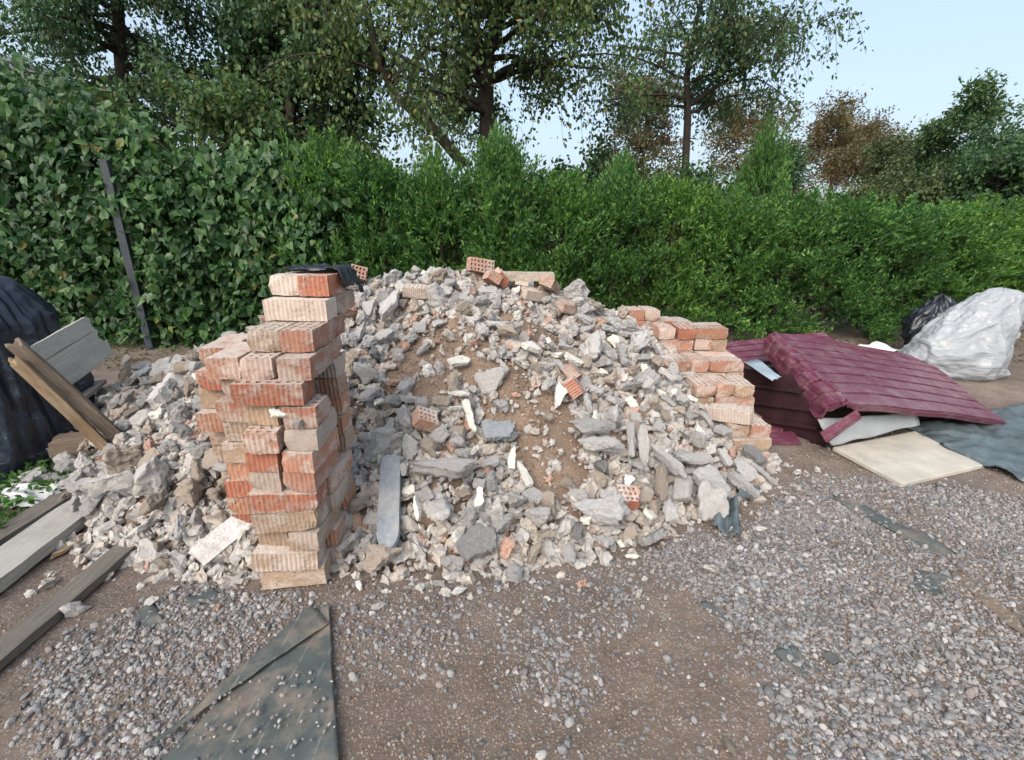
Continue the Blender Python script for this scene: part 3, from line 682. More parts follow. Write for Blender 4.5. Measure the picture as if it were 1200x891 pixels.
# loose bricks thrown on the heap
LB = [(425, 322, 'brick_orange', 'b', 'orange brick half with holes on end, on the ridge nearest the tall stack', (1.2, .3, .4)), (400, 330, 'brick_pink', 'b', 'pinkish holed brick half lying right above the tall stack', (.9, -.5, 1.2)),
      (563, 318, 'brick_pink', 'h', 'pinkish holed brick standing up at the very summit', (1.25, .2, .5)), (590, 335, 'brick_red', 'b', 'bright red brick half under the summit beam', (.4, .8, .6)), (575, 332, 'brick_orange', 'b', 'orange broken brick wedged below the summit', (.6, .2, 2.0)),
      (490, 347, 'brick_pale', 'h', 'whitish brick lying level below the ridge', (.2, .1, .1)), (645, 325, 'brick_orange', 'p', 'orange brick under the end of the summit beam', (.3, .4, 1.2)), (610, 340, 'brick_pale', 'b', 'whitish brick half beneath the summit beam', (.2, .5, 1.7)),
      (672, 458, 'brick_red', 'h', 'bright red brick half buried in the middle of the slope', (.9, .1, 1.4)), (672, 443, 'brick_pink', 'b', 'pinkish brick end just above the buried red brick', (.8, .3, 1.2)), (668, 365, 'brick_pink', 'b', 'pinkish broken brick below the ridge beyond the beam', (.4, .2, .5)),
      (760, 368, 'brick_pale', 'h', 'whitish brick lying on top of the rearmost row of the low stack', (.05, .05, .2)), (505, 500, 'brick_orange', 'b', 'orange broken brick under the lower edge of the upper soil patch', (.5, .5, .5)),
      (740, 590, 'brick_red', 'b', 'bright red broken brick in a dark gap near the heap foot', (.4, .2, .2)), (625, 350, 'brick_pale', 'p', 'whitish brick just above the small soil hollow', (.3, .2, .6)), (412, 368, 'brick_red', 'b', 'bright red brick piece in the gap behind the tall stack', (.7, .3, .8)),
      (855, 445, 'brick_buff', 'p', 'buff brick sunk in the rubble against the low stack', (.3, .3, .9))]
for px, py, mat, kd, lab, rot in LB:
    p = hit(px, py) if py > 331 else W(px, py, 3.08); p.z = min(p.z, float(heap_z(p.x, p.y)) + .05)
    o = link('brick', bmesh_of(kd, mat), None, None, p + Vector((0, 0, .03)), rot); tag(o, lab, 'brick', 'loose bricks thrown on the heap'); o.scale = (.72, .8, .85) if kd == 'b' else (.8, .85, .85); placed.append((p.x, p.y, p.z + .03, .055))
scatter_chunks()
# plaster lump stuck on the tall stack
p = W(333, 487, 1.42)
o = link('plaster_lump', variant(LUMPS, LUMPS_OF, 4, 'plaster_white'), None, None, p, (.3, .2, .5)); o.scale = (.052, .05, .05); tag(o, "bright white plaster lump stuck on the tall stack's front", 'plaster')
o = link('plaster_lump', variant(LUMPS, LUMPS_OF, 9, 'concrete_pale'), None, None, W(352, 496, 1.40), (.1, .2, 1.5)); o.scale = (.05, .035, .022); tag(o, 'grey white mortar crumb lying beside the plaster lump on the tall stack', 'mortar')
o = link('concrete_chunk', variant(LUMPS, LUMPS_OF, 6, 'concrete_grey'), None, None, W(262, 545, 1.60), (.3, .2, .2)); o.scale = (.07, .05, .035); tag(o, 'grey lump wedged in the outer column of the tall stack', 'rubble')

# small debris filling the gaps, and crumbs round the foot: nobody could count these
def debris():
    n = 22000
    x = rng.uniform(-2.9, 1.5, n); y = rng.uniform(1.3, 3.7, n); h = heap_z(x, y)
    keep = (h > .0); x, y, h = x[keep], y[keep], h[keep]
    soil = np.zeros(len(x), bool)
    for a, b, c in SOIL: soil |= (x - a) ** 2 + (y - b) ** 2 < c * c
    keep = ~(soil & (rng.random(len(x)) < .74)); x, y, h, soil = x[keep], y[keep], h[keep], soil[keep]
    s = np.clip(rng.lognormal(math.log(.019), .46, len(x)), .006, .044); s = np.where(soil, s * rng.uniform(.3, .9, len(x)), s)
    A = (np.array([x, y, h - .045 * (1 - soil_w(x, y)) + s * rng.uniform(-.1, .7, len(x))]).T, s)
    m = 900; x = rng.uniform(-2.2, 1.7, m); y = rng.uniform(1.25, 2.3, m); h = heap_z(x, y); k = (h <= .01) & (h > -.16) & (rng.random(m) < np.clip(1 + h * 6, .05, 1)); x, y = x[k], y[k]
    s2 = np.clip(rng.lognormal(math.log(.013), .5, len(x)), .005, .035)
    B = (np.array([x, y, ground_z(x, y) + s2 * .4]).T, s2)
    P = np.concatenate([A[0], B[0]]); S = np.concatenate([A[1], B[1]])
    me = np_mesh('rubble_debris', *scatter(P, S, 2, .9, (.72, .55), .34, 16), False)
    k = 16000; sx, sy = rng.uniform(-1.1, .6, k), rng.uniform(1.6, 3.2, k); w_ = soil_w(sx, sy); q = (rng.random(k) < w_ * (.45 + 1.3 * vnoise(sx, sy, 7, 3))); sx, sy = sx[q], sy[q]; ss = np.clip(rng.lognormal(math.log(.0045), .5, len(sx)), .002, .013)
    cm = np_mesh('soil_crumbs', *scatter(np.stack([sx, sy, core_z(sx, sy) + ss * .4], 1), ss, 1, .9, (.8, .65), .3), False)
    tag(link('soil_crumbs', cm, M['heap_crumbs']), 'crumbly clods and grit on the sandy soil of the heap', 'soil', kind='stuff')
    tag(link('rubble_debris', me, M['debris']), 'small broken crumbs of concrete, mortar and brick filling the heaps', 'debris', kind='stuff')
debris()

# ------------------------------------------------------------------ sheets, films and boards lying about
def patch(name, quad, n, m, zf, mat, label=None, cat=None, kind=None, rag=.02, seed=0, thick=.0025, parent=None, smooth=True, notch=0.0):
    """a flexible sheet over four corners (bilinear), edges ragged; zf(x, y, u, v) gives its height"""
    a, b, c, d = [Vector(q) for q in quad]; V = []; seed += .37
    for j in range(m + 1):
        for i in range(n + 1):
            u, v = i / n, j / m
            e = rag * (1 if (i in (0, n) or j in (0, m)) else .3)
            uu = u + e * nz((v * 9, u * 9, seed), 1, seed); vv = v + e * nz((u * 9, v * 9, seed), 1, seed + 4)
            if notch and j == m: vv -= notch * max(0, nz((u * 6, 0, 0), 1, seed))
            p = (a * (1 - uu) + b * uu) * (1 - vv) + (d * (1 - uu) + c * uu) * vv
            V.append((p.x, p.y, p.z + zf(p.x, p.y, u, v)))
    i = (np.arange(m)[:, None] * (n + 1) + np.arange(n)[None]).ravel()
    me = np_mesh(name, np.array(V), np.stack([i, i + 1, i + n + 2, i + n + 1], 1), smooth)
    o = link(name, me, M[mat], parent)
    sm = o.modifiers.new('thickness', 'SOLIDIFY'); sm.thickness = thick; sm.offset = 1
    if label: tag(o, label, cat, None, kind)
    return o
def gz(extra, amp=.006, sc=9, seed=0):
    return lambda x, y, u, v: float(ground_z(x, y)) + extra + amp * nz((x * sc, y * sc, seed)) + amp * .6 * nz((x * sc * 2.7, y * sc * 2.7, seed))
# weed-control fabric by the camera, its upper layer folded over along a slanting edge
def fab_mat():
    t = NT('fabric_woven'); p = t.pos(); sx = t.n('ShaderNodeSeparateXYZ'); t.l(p, sx.inputs[0])
    w = t.n('ShaderNodeTexWave', Scale=4.2, Distortion=.15); w.bands_direction = 'X'; t.l(p, w.inputs[0])
    col = t.mix(t.noise(5, p, 6, .7), (.040, .058, .062), (.072, .094, .096))
    line = t.math('MULTIPLY', t.ramp(w.outputs['Fac'], [(.988, 0.), (.998, 1.)]), t.ramp(t.noise(30, p, 4), [(.45, 0.), (.6, .55)]))
    col = t.mix(line, col, (.27, .29, .28))
    dirt = t.ramp(t.noise(7, p, 7, .7), [(.46, .08), (.70, .8)]); col = t.mix(dirt, col, (.27, .21, .16))
    t.color(col); t.set(Roughness=.62); t.bump(t.noise(420, p, 2), .001, .6); M['fabric_woven'] = t.m
fab_mat()
A_, B_, Cc, D_ = G(366, 712), G(392, 735), G(399, 960), G(235, 960)
patch('weed_fabric', (G(362, 722), G(386, 714), G(402, 980), G(110, 980)), 40, 60, gz(.019, .009, 6, 2), 'fabric_woven', 'dark green woven weed fabric lying on the pebbles, narrowing to a torn point', 'ground fabric', rag=.014, seed=3)
patch('weed_fabric', (G(368, 714), G(386, 738), G(150, 905), G(232, 838)), 36, 24, gz(.032, .008, 7, 5), 'fabric_woven', 'narrow folded-over flap of green weed fabric on top of the larger piece', 'ground fabric', rag=.03, seed=8)
def scrap(pts, label, seed, mat='fabric_woven', e=.007, rag=.14, cat='fabric scrap', name='fabric_scrap', amp=.012):
    return patch(name, [G(*p) for p in pts], 16, 10, gz(e, amp, 10, seed), mat, label, cat, rag=rag, seed=seed)
scrap([(972, 586), (990, 584), (1120, 652), (1100, 656)], 'long narrow dark strip of weed fabric running over the grey gravel', 1)
scrap([(1072, 672), (1112, 678), (1100, 700), (1070, 694)], 'small dark crumpled scrap of weed fabric at the end of the long strip', 2)
scrap([(1110, 672), (1126, 672), (1205, 735), (1195, 745)], 'brown thin strip of old fabric half buried in the gravel', 3, 'wood_brown')
scrap([(905, 765), (930, 760), (962, 788), (935, 795)], 'dark torn scrap of weed fabric where gravel meets bare soil', 4)
scrap([(962, 770), (988, 758), (1000, 768), (975, 782)], 'dark little fabric scrap just beyond the torn one', 5)
scrap([(815, 708), (828, 708), (858, 724), (850, 728)], 'thin dark sliver of weed fabric on the bare soil', 6)
scrap([(215, 702), (250, 690), (262, 702), (225, 712)], 'blue green fabric scrap peeping out between pebbles near the tall stack', 7)
scrap([(160, 716), (180, 708), (190, 728), (168, 745)], 'dull green fabric scrap showing through pebbles beside the weathered plank', 8)
o = patch('plastic_scrap', [lift(hit(842, 592), .06), lift(hit(862, 598), .05), lift(G(868, 640), .02), lift(G(832, 622), .03)], 16, 16, lambda x, y, u, v: .03 * nz((x * 22, y * 22, 1)) + .02 * math.sin(u * 9), 'film_grey', 'crumpled blue grey plastic scrap at the foot of the heap', 'plastic scrap', rag=.1, seed=12)
o = patch('plastic_scrap', [lift(hit(868, 574), .05), lift(hit(890, 580), .04), lift(hit(885, 592), .03), lift(hit(862, 590), .04)], 12, 10, lambda x, y, u, v: .025 * nz((x * 22, y * 22, 4)), 'film_grey', 'small blue grey plastic scrap caught between foot stones', 'plastic scrap', rag=.1, seed=15)
for i, (px, py, s, lab) in enumerate([(655, 651, .032, 'white foam lump lying alone on the bare soil'), (729, 640, .036, 'white foam stick beside a crushed powdery patch'), (741, 655, .03, 'crushed white foam crumbs next to the foam stick'),
                                      (885, 648, .035, 'pale flat stone lying alone on the gravel past the heap'), (420, 690, .03, 'white mortar crumb near the corner of the tall stack'), (515, 687, .026, 'grey round stone lying apart from the heap foot'), (855, 880, .03, 'yellowish clay lump on the soil at the bottom edge')]):
    o = link('foam_lump' if i < 3 else 'stone', variant(LUMPS if i != 3 else SLABS, LUMPS_OF if i != 3 else SLABS_OF, (i * 5 + 3) % 14, 'plaster_white' if i < 3 else ('concrete_pale', 'plaster_white', 'concrete_grey', 'mortar_beige')[i - 3]), None, None, G(px, py) + Vector((0, 0, s * .45)), (.1, .2, i * 1.3))
    o.scale = (s, s * .7, s * .6) if i != 1 else (s * .6, s * 1.1, s * .5); tag(o, lab, 'foam' if i < 3 else 'stone')

# planks on the ground at the left edge
plank('plank', Vector((-1.545, .72, .022)), Vector((-1.572, 1.66, .024)), .085, .030, 'wood_dark', 'narrow weathered dark plank lying by the pebbles', 'plank', seed=1)
plank('plank', Vector((-1.87, .78, .034)), Vector((-1.965, 1.83, .038)), .17, .048, 'wood_pale', 'broad pale grey plank, middle of three lying side by side', 'plank', seed=2, rag=.03)
plank('plank', Vector((-2.12, .85, .028)), Vector((-2.125, 2.12, .034)), .10, .055, 'wood_dark', 'thick dark beam lying between weeds and the broad pale plank', 'plank', seed=3)
# leaning broken pallet piece: boards nailed to a runner
pt = empty('pallet_piece', W(30, 412, 2.12)); tag(pt, 'broken grey pallet piece with three boards leaning on a long split runner', 'pallet')
inv = Matrix.Translation(pt.location).inverted()
def pplank(name, p, q, *a, **k):
    o = plank(name, p, q, *a, parent=pt, **k); o.matrix_parent_inverse = Matrix.Identity(4); o.location = (p + q) / 2 - pt.location; return o
p0_, p1_, p3_ = W(37, 407, 2.10), W(99, 372, 2.48), W(83, 453, 2.19)
upn = (p1_ - p0_).cross(p3_ - p0_).normalized(); upn = upn if upn.y < 0 else -upn; ac = (p3_ - p0_) / 3
pplank('runner', W(17, 403, 2.06), W(150, 522, 2.24), .055, .075, 'wood_brown', None, None, up=(.3, -.7, .5), seed=4, rag=.05)
pplank('lower_runner', W(19, 424, 2.02), W(131, 530, 2.16), .045, .05, 'wood_tan', None, None, up=(.3, -.7, .5), seed=5, rag=.06)
for i in range(3):
    pplank('board', p0_ + ac * (i + .5) + upn * .012 - (p1_ - p0_) * .03, p1_ + ac * (i + .5) + upn * .012 + (p1_ - p0_) * (.02, .0, .03)[i], ac.length * .96, .018, 'wood_pale', None, None, up=upn, seed=6 + i, rag=.03)
plank('wood_block', W(66, 528, 2.26), W(116, 522, 2.34), .14, .13, 'wood_brown', 'short brown timber block under the leaning pallet piece', 'timber', seed=12)
plank('wood_stick', G(104, 560, .03), G(147, 530, .06), .05, .03, 'wood_tan', 'yellowish splintered stick beside the timber block', 'timber', seed=13, rag=.06)
plank('board', W(84, 470, 2.5), W(112, 448, 2.75), .12, .02, 'wood_grey', 'small grey board end standing behind the runner', 'board', up=(.2, -.8, .5), seed=14)
plank('wood_stick', G(45, 556, .03), G(80, 552, .03), .06, .03, 'wood_brown', 'short flat brown stick in front of the timber block', 'timber', seed=16)
# rotten wood shavings and stick on soil between the two planks
plank('wood_stick', G(60, 655, .012), G(110, 622, .012), .03, .012, 'wood_tan', 'thin yellow splinter lying between two planks', 'timber', seed=15, rag=.08)
# pile wrapped in black film
def blob_mesh(name, prof, n=96, m=60, fold=.03, seed=0, foldf=7, zs=1.0, sq=2.0, micro=1.0):
    """a wrapped heap: rings of prof(t) -> (cx, cy, rx, ry, z), with folds running up it"""
    V = []; F = []
    for j in range(m + 1):
        cx, cy, rx, ry, z = prof(j / m)
        for i in range(n):
            a = 2 * math.pi * i / n; ca, sa = math.cos(a), math.sin(a)
            k = (abs(ca) ** sq + abs(sa) ** sq) ** (-1 / sq)
            f = 1 + fold * (nz((ca * foldf, sa * foldf, z * 2.2 * zs), 1, seed) + .5 * nz((ca * foldf * 2.3, sa * foldf * 2.3, z * 3.5 * zs), 1, seed + 3)) + fold * .8 * micro * nz((ca * 2, sa * 2, z * 7), 1, seed + 8)
            fold_r = abs(nz((ca * foldf * .8, sa * foldf * .8, z * 1.6 * zs + j * .004), 1, seed + 13)); f += fold * .9 * (1 - min(1, fold_r * 5)) 
            V.append((cx + rx * k * ca * f, cy + ry * k * sa * f, z + fold * .35 * micro * nz((ca * 5, sa * 5, j * .3), 1, seed + 2)))
    for j in range(m):
        for i in range(n): F.append((j * n + i, j * n + (i + 1) % n, (j + 1) * n + (i + 1) % n, (j + 1) * n + i))
    return np_mesh(name, np.array(V), np.array(F), True)
def capd(t, h, p=4.0): return (1 - t ** p) ** (1 / p)
def prof_black(t):
    if t < .88: tt = t / .88 * .985; r = capd(tt, 1, 4.5); z = 1.03 * tt
    else: r = capd(.985, 1, 4.5) * (1 - t) / .12; z = 1.03 * .985 + .035 * (1 - ((1 - t) / .12) ** 2)
    fl = 1 + .16 * (1 - t) ** 4
    return -2.99, 2.39, .40 * r * fl + .002, .34 * r * fl + .002, z
bw = empty('wrapped_pile', (-3.00, 2.40, 0)); tag(bw, 'tall pile wrapped in glossy blue black plastic film behind the pallet piece', 'wrapped pile')
def under(o, root): o.parent = root; o.location = o.location - root.location; return o
under(link('film_cover', blob_mesh('film_cover', prof_black, 160, 90, .075, 3, 6, .6, 4.2), M['blue_black_film']), bw)
patch('cloth_scrap', [G(-30, 590, .05), G(28, 566, .10), G(104, 566, .06), G(40, 592, .05)], 30, 18, lambda x, y, u, v: .03 * nz((x * 14, y * 14, 3)) + .02 * nz((x * 30, y * 30, 3)), 'cloth_white', 'crumpled white cloth scrap lying on weeds by the wrapped pile', 'cloth', rag=.09, seed=5)

# ------------------------------------------------------------------ metal roofing sheets on the right
def ribbed(name, quad, ribs, label=None, rib_h=.028, n=40, bend=None, seed=0, dent=.01, mat='burgundy_metal', parent=None, cat='roofing sheet', rag=.0):
    """quad: a->b along the ribs, a->d across; ribs pressed up as flat-topped trapezoids"""
    a, b, c, d = [Vector(q) for q in quad]; nrm = (b - a).cross(d - a).normalized()
    if nrm.z < 0: nrm = -nrm
    prof = []
    for r in range(ribs):
        for f, h in ((0, 0), (.77, 0), (.79, -1), (.94, -1), (.97, 0)): prof.append(((r + f) / ribs, h))
    prof.append((1.0, 0)); V = []
    for v, h in prof:
        for i in range(n + 1):
            u = i / n; uu = u + rag * nz((v * 14, 0, 0), 1, seed) * (1 if i in (0, n) else 0)
            p = (a * (1 - uu) + b * uu) * (1 - v) + (d * (1 - uu) + c * uu) * v
            o_ = h * rib_h + dent * nz((p.x * 2.2, p.y * 2.2, 0), 1, seed) + dent * .3 * nz((p.x * 9, p.y * 9, 0), 1, seed)
            if bend: o_ += bend(u, v)
            V.append(tuple(p + nrm * o_))
    k = (np.arange(len(prof) - 1)[:, None] * (n + 1) + np.arange(n)[None]).ravel()
    me = np_mesh(name, np.array(V), np.stack([k, k + 1, k + n + 2, k + n + 1], 1), False)
    o = link(name, me, M[mat], parent); s = o.modifiers.new('thickness', 'SOLIDIFY'); s.thickness = .003
    if label: tag(o, label, cat)
    return o
TL, BL_, TR, BR = Vector((2.19, 3.66, .42)), Vector((1.93, 2.38, .30)), Vector((3.76, 4.05, .14)), Vector((3.24, 2.78, .05))
root = empty('roofing_sheet', (2.6, 3.2, 0)); tag(root, 'big burgundy ribbed metal roofing sheet with one end bent sharply down', 'roofing sheet')
def bent_sheet():
    """one continuous ribbed sheet: from its far end over the crest and down the bent end"""
    rows = []; ribs = 8; prof = []
    for r_ in range(ribs):
        for f, h in ((0, 0), (.77, 0), (.79, -1), (.94, -1), (.97, 0)): prof.append(((r_ + f) / ribs, h))
    prof.append((1.0, 0)); us = list(np.linspace(0, .34, 26)) + list(np.linspace(.36, 1.34, 40))
    low0, low1, cr0, cr1 = Vector((2.02, 3.62, .32)), Vector((1.795, 2.50, .19)), TL + Vector((-.06, .0, .05)), BL_ + Vector((-.045, 0, .03))
    def P(u, v):
        lo, cr, fa = low0.lerp(low1, v), cr0.lerp(cr1, v), TR.lerp(BR, v)
        if u < .34:
            t = u / .34; p = lo.lerp(cr, t); p += Vector((-.35, -.05, .6)) * .06 * math.sin(t * math.pi)           # bulging bend
            p += Vector((-.5, -.3, .3)) * (.030 * nz((v * 7, t * 2, 0), 1, 3) + .028 * nz((v * 16, t * 5, 2), 1, 5) + .012 * nz((v * 40, t * 9, 2), 1, 5))    # crumpled
        else:
            t = u - .34; p = cr.lerp(fa, t); p += Vector((0, 0, 1)) * (.010 * math.sin(t * math.pi) + .014 * nz((t * 3, v * 3, 0), 1, 2) - .03 * math.exp(-t * 14) * (1 - math.exp(-t * 30)))
        return p
    V = []
    for v, h in prof:
        for u in us:
            p = P(u, v); n = (P(u + .01, v) - P(u - .01, v)).cross(P(u, min(1, v + .02)) - P(u, max(0, v - .02))).normalized()
            if n.z < 0 and u > .3: n = -n
            if u <= .3 and n.x > 0: n = -n
            V.append(tuple(p + n * h * (.030 if u > .36 else .020 + .012 * abs(nz((v * 9, u * 6, 0), 1, 8)))))
    m = len(us); k = (np.arange(len(prof) - 1)[:, None] * m + np.arange(m - 1)[None]).ravel()
    me = np_mesh('sheet_body', np.array(V), np.stack([k, k + 1, k + m + 1, k + m], 1), False)
    o = link('sheet_body', me, M['burgundy_metal'], root); o.location = -root.location; s_ = o.modifiers.new('thickness', 'SOLIDIFY'); s_.thickness = .003
bent_sheet()
fl = ribbed('torn_corner', (W(962, 508, 2.44), W(1004, 480, 2.40), W(1008, 488, 2.36), W(968, 518, 2.38)), 2, rib_h=.025, n=8, seed=5, dent=.03); under(fl, root)
ribbed('roofing_sheet', (Vector((1.70, 3.95, .29)), Vector((3.05, 4.45, .30)), Vector((3.1, 4.0, .18)), Vector((1.75, 3.55, .22))), 4, 'burgundy metal sheet lying flat behind the bent one', seed=6)
ribbed('roofing_sheet', (W(872, 432, 3.0), W(930, 440, 2.75), W(972, 525, 2.52), W(885, 512, 2.9)), 4, 'burgundy sheet coloured dark for the shade, standing on edge beneath the bent end', seed=7, rib_h=.03, dent=.03, rag=.03, mat='burgundy_shade_tint')
ribbed('roofing_sheet', (G(872, 520, .02), G(940, 520, .02), G(905, 470, .03), G(868, 480, .03)), 3, 'burgundy sheet end flat on the soil next to the low stack', seed=8)
patch('blue_panel', [W(872, 424, 2.98), W(888, 420, 3.05), W(915, 442, 2.72), W(905, 446, 2.66)], 10, 4, lambda x, y, u, v: .008 * nz((x * 9, y * 9, 2)), 'panel_blue', 'pale blue bent strip of sheet metal wedged between bricks and burgundy sheets', 'metal strip', rag=.05, seed=2)
patch('grey_sheet', [W(957, 492, 2.50), W(1075, 483, 2.66), W(1078, 498, 2.62), W(974, 523, 2.44)], 20, 10, lambda x, y, u, v: .012 * nz((x * 7, y * 7, 2)), 'sheet_grey', 'light grey bent metal sheet sticking out beneath the burgundy one', 'metal sheet', rag=.02, seed=3)
q = [G(976, 524, .035), G(1072, 505, .035), G(1152, 545, .035), G(1057, 567, .035)]
bm = bmesh.new(); top = [bm.verts.new(v) for v in q]; bot = [bm.verts.new(v - Vector((0, 0, .024))) for v in q]
bm.faces.new(top); bm.faces.new(bot[::-1])
for i in range(4): bm.faces.new((top[i], bot[i], bot[(i + 1) % 4], top[(i + 1) % 4]))
bmesh.ops.bevel(bm, geom=bm.edges[:], offset=.003, segments=1, affect='EDGES')
tag(link('board', bm_mesh('board', bm), M['board_beige']), 'square beige chipboard lying on the ground before the burgundy sheets', 'board')
patch('plastic_film', [G(1060, 500, .02), G(1230, 470, .02), G(1290, 600, .02), G(1110, 530, .02)], 46, 34, lambda x, y, u, v: .03 * nz((x * 4, y * 8, 3)) + .035 * nz((x * 9, y * 14, 3)) + .012 * nz((x * 24, y * 30, 3)) + .01, 'film_grey', 'wrinkled grey blue plastic film spread on the ground past the chipboard', 'plastic film', rag=.05, seed=6)
patch('cloth_scrap', [W(1005, 406, 4.5), W(1030, 400, 4.6), W(1056, 412, 4.4), W(1020, 416, 4.3)], 16, 10, lambda x, y, u, v: .03 * nz((x * 9, y * 9, 3)), 'foam_white', 'white scrap of plastic lying behind the burgundy sheet', 'plastic scrap', rag=.08, seed=7)
# white wrapped bundle and black bag
B0 = G(1146, 447)
M['black_coat'] = M['black_plastic']
def prof_white(t):
    tt = [0, .08, .25, .45, .65, .82, .93, .985, 1]; 
    c = [0.0, -.02, -.05, -.02, .05, .13, .18, .19, .19]; r = [.28, .37, .41, .375, .295, .225, .17, .10, .005]; zz = [0, .05, .16, .30, .48, .62, .71, .755, .77]
    f = lambda a: float(np.interp(t, tt, a))
    return B0.x + f(c), B0.y + .22, f(r), f(r) * .7, f(zz)
bu = empty('wrapped_bundle', B0); tag(bu, 'big slumped bundle wrapped in whitish translucent plastic film beyond the sheets', 'bundle')
under(link('film_wrap', blob_mesh('film_wrap', prof_white, 200, 130, .13, 5, 2.0, 2.2, micro=.35), M['film_white']), bu)
def prof_knot(t):
    r = math.sin(math.pi * (.06 + .93 * t)) ** .8
    return B0.x + .42 + .04 * math.sin(t * 4), B0.y + .16, .115 * r + .003, .10 * r + .003, .44 + .26 * t
under(link('gathered_corner', blob_mesh('gathered_corner', prof_knot, 60, 36, .16, 8, 4, 2), M['film_white']), bu)
K0 = W(1098, 372, 4.75); K0.z = 0
def prof_bag(t):
    r = math.sin(math.pi * (.1 + .895 * t)) ** .7; return K0.x, K0.y, .26 * r + .003, .2 * r + .003, .60 * t
tag(link('black_bag', blob_mesh('black_bag', prof_bag, 80, 44, .18, 12, 3.5, 2), M['black_plastic']), 'crumpled black plastic bag behind the whitish bundle', 'bag')
# strip of black film draped over the top of the tall stack
patch('film_strip', [Vector((-.88, 1.80, 1.096)), Vector((-.64, 1.79, 1.10)), Vector((-.64, 2.02, 1.10)), Vector((-.88, 2.0, 1.10))], 30, 20, lambda x, y, u, v: .014 * abs(nz((x * 18, y * 30, 3))) + .012 * nz((x * 40, y * 40, 3)) + .008 - .7 * max(0, u - .90) - .2 * max(0, v - .7), 'black_plastic', 'black plastic film strip draped over the top of the tall stack', 'film strip', rag=.10, seed=9, thick=.003)

# ------------------------------------------------------------------ foliage
KITE = (np.array([(0, 0, 0), (.42, .5, .12), (1, 0, -.05), (.42, -.5, .12)]), np.array([(0, 1, 2), (0, 2, 3)]))
HEART = (np.array([(0, 0, 0), (-.12, .28, .05), (.18, .52, .10), (.62, .32, .05), (1, 0, -.12), (.62, -.32, .05), (.18, -.52, .10), (-.12, -.28, .05)]), np.array([(0, 1, 2), (0, 2, 3), (0, 3, 4), (0, 4, 5), (0, 5, 6), (0, 6, 7)]))
OVAL = (np.array([(0, 0, 0), (.3, .42, .08), (.7, .34, .05), (1, 0, -.06), (.7, -.34, .05), (.3, -.42, .08)]), np.array([(0, 1, 2), (0, 2, 3), (0, 3, 4), (0, 4, 5)]))
def unit(a): return a / np.maximum(np.linalg.norm(a, axis=1, keepdims=True), 1e-6)
def leaf_arrays(P, D, N, L, Wd, shape=KITE):
    V0, F0 = shape; D = unit(D); S = unit(np.cross(N, D)); N = np.cross(D, S); n = len(P)
    L = np.broadcast_to(L, n); Wd = np.broadcast_to(Wd, n)
    V = P[:, None, :] + V0[None, :, 0, None] * (D * L[:, None])[:, None, :] + V0[None, :, 1, None] * (S * Wd[:, None])[:, None, :] + V0[None, :, 2, None] * (N * Wd[:, None])[:, None, :]
    return V.reshape(-1, 3), (F0[None] + (np.arange(n) * len(V0))[:, None, None]).reshape(-1, 3)
def tube(pts, radii, k=7):
    V, F = [], []; pts = [Vector(p) for p in pts]
    for i, (p, r) in enumerate(zip(pts, radii)):
        d = (pts[min(i + 1, len(pts) - 1)] - pts[max(i - 1, 0)]).normalized(); a = d.cross(Vector((.31, .95, .1))).normalized(); b = d.cross(a)
        for j in range(k):
            t = 2 * math.pi * j / k; V.append(tuple(p + (a * math.cos(t) + b * math.sin(t)) * r))
    for i in range(len(pts) - 1):
        for j in range(k):
            a, b = i * k + j, i * k + (j + 1) % k; F.append((a, b, b + k)); F.append((a, b + k, a + k))
    return np.array(V), np.array(F)
# thuja shrubs of the hedge
def thuja_mesh(seed, H=1.6, Rr=.46, nclump=118):
    rs = np.random.default_rng(seed); Ps, Ds = [], []
    for c in range(nclump):
        z = H * rs.beta(1.25, 1.05) * .98; a = rs.uniform(0, 2 * np.pi)
        rad = Rr * (1 - .30 * (z / H) - .55 * max(0, z / H - .78) / .22) * rs.uniform(.55, 1.10)
        rad *= 1 + .55 * nz((math.cos(a) * 1.3, math.sin(a) * 1.3, z * 1.9), 1, seed * .73)
        out = np.array([np.cos(a), np.sin(a), 0]); cen = out * rad + np.array([0, 0, z])
        nsp = rs.integers(7, 13); tall = rs.uniform(.13, .26) * (1.5 if z > .75 * H else 1)
        for s in range(nsp):
            ax = out * rs.uniform(.25, .9) + np.array([0, 0, rs.uniform(.45, 1.25)]) + rs.normal(0, .32, 3); ax /= np.linalg.norm(ax)
            b = cen + rs.normal(0, .055, 3); m = rs.integers(14, 22); t = rs.uniform(0, 1, m)
            P = b + ax * (t * tall)[:, None] + rs.normal(0, .010, (m, 3)); side = rs.normal(size=(m, 3))
            Ps.append(P); Ds.append(ax + side * .40 + np.array([0, 0, .2]))
    for s in range(15):                                           # leaders standing above the crown
        a = rs.uniform(0, 2 * np.pi); b = np.array([np.cos(a) * .22, np.sin(a) * .22, H * rs.uniform(.84, .95)]) * np.array([rs.uniform(.2, 1), rs.uniform(.2, 1), 1]); hl = rs.uniform(.18, .52)
        m = 200; t = rs.uniform(0, 1, m); P = b + np.array([0, 0, 1]) * (t * hl)[:, None]; ang = rs.uniform(0, 2 * np.pi, m); w = .085 * (1 - t) + .012
        o = np.stack([np.cos(ang), np.sin(ang), np.zeros(m)], 1); P = P + o * (w * rs.uniform(.2, 1, m))[:, None]
        Ps.append(P); Ds.append(o * .6 + np.array([0, 0, .9]) + rs.normal(0, .25, (m, 3)))
    P, D = np.concatenate(Ps), np.concatenate(Ds); n = len(P)
    return np_mesh('crown', *leaf_arrays(P, D, rs.normal(size=(n, 3)), rs.uniform(.034, .066, n), rs.uniform(.013, .025, n)), False)
TH = [thuja_mesh(400 + i, 1.6, .46) for i in range(5)]
tt = [tube([(0, 0, -.05), (.01, .02, .5), (-.02, 0, 1.0), (0, .01, 1.5)], [.035, .03, .022, .008])]
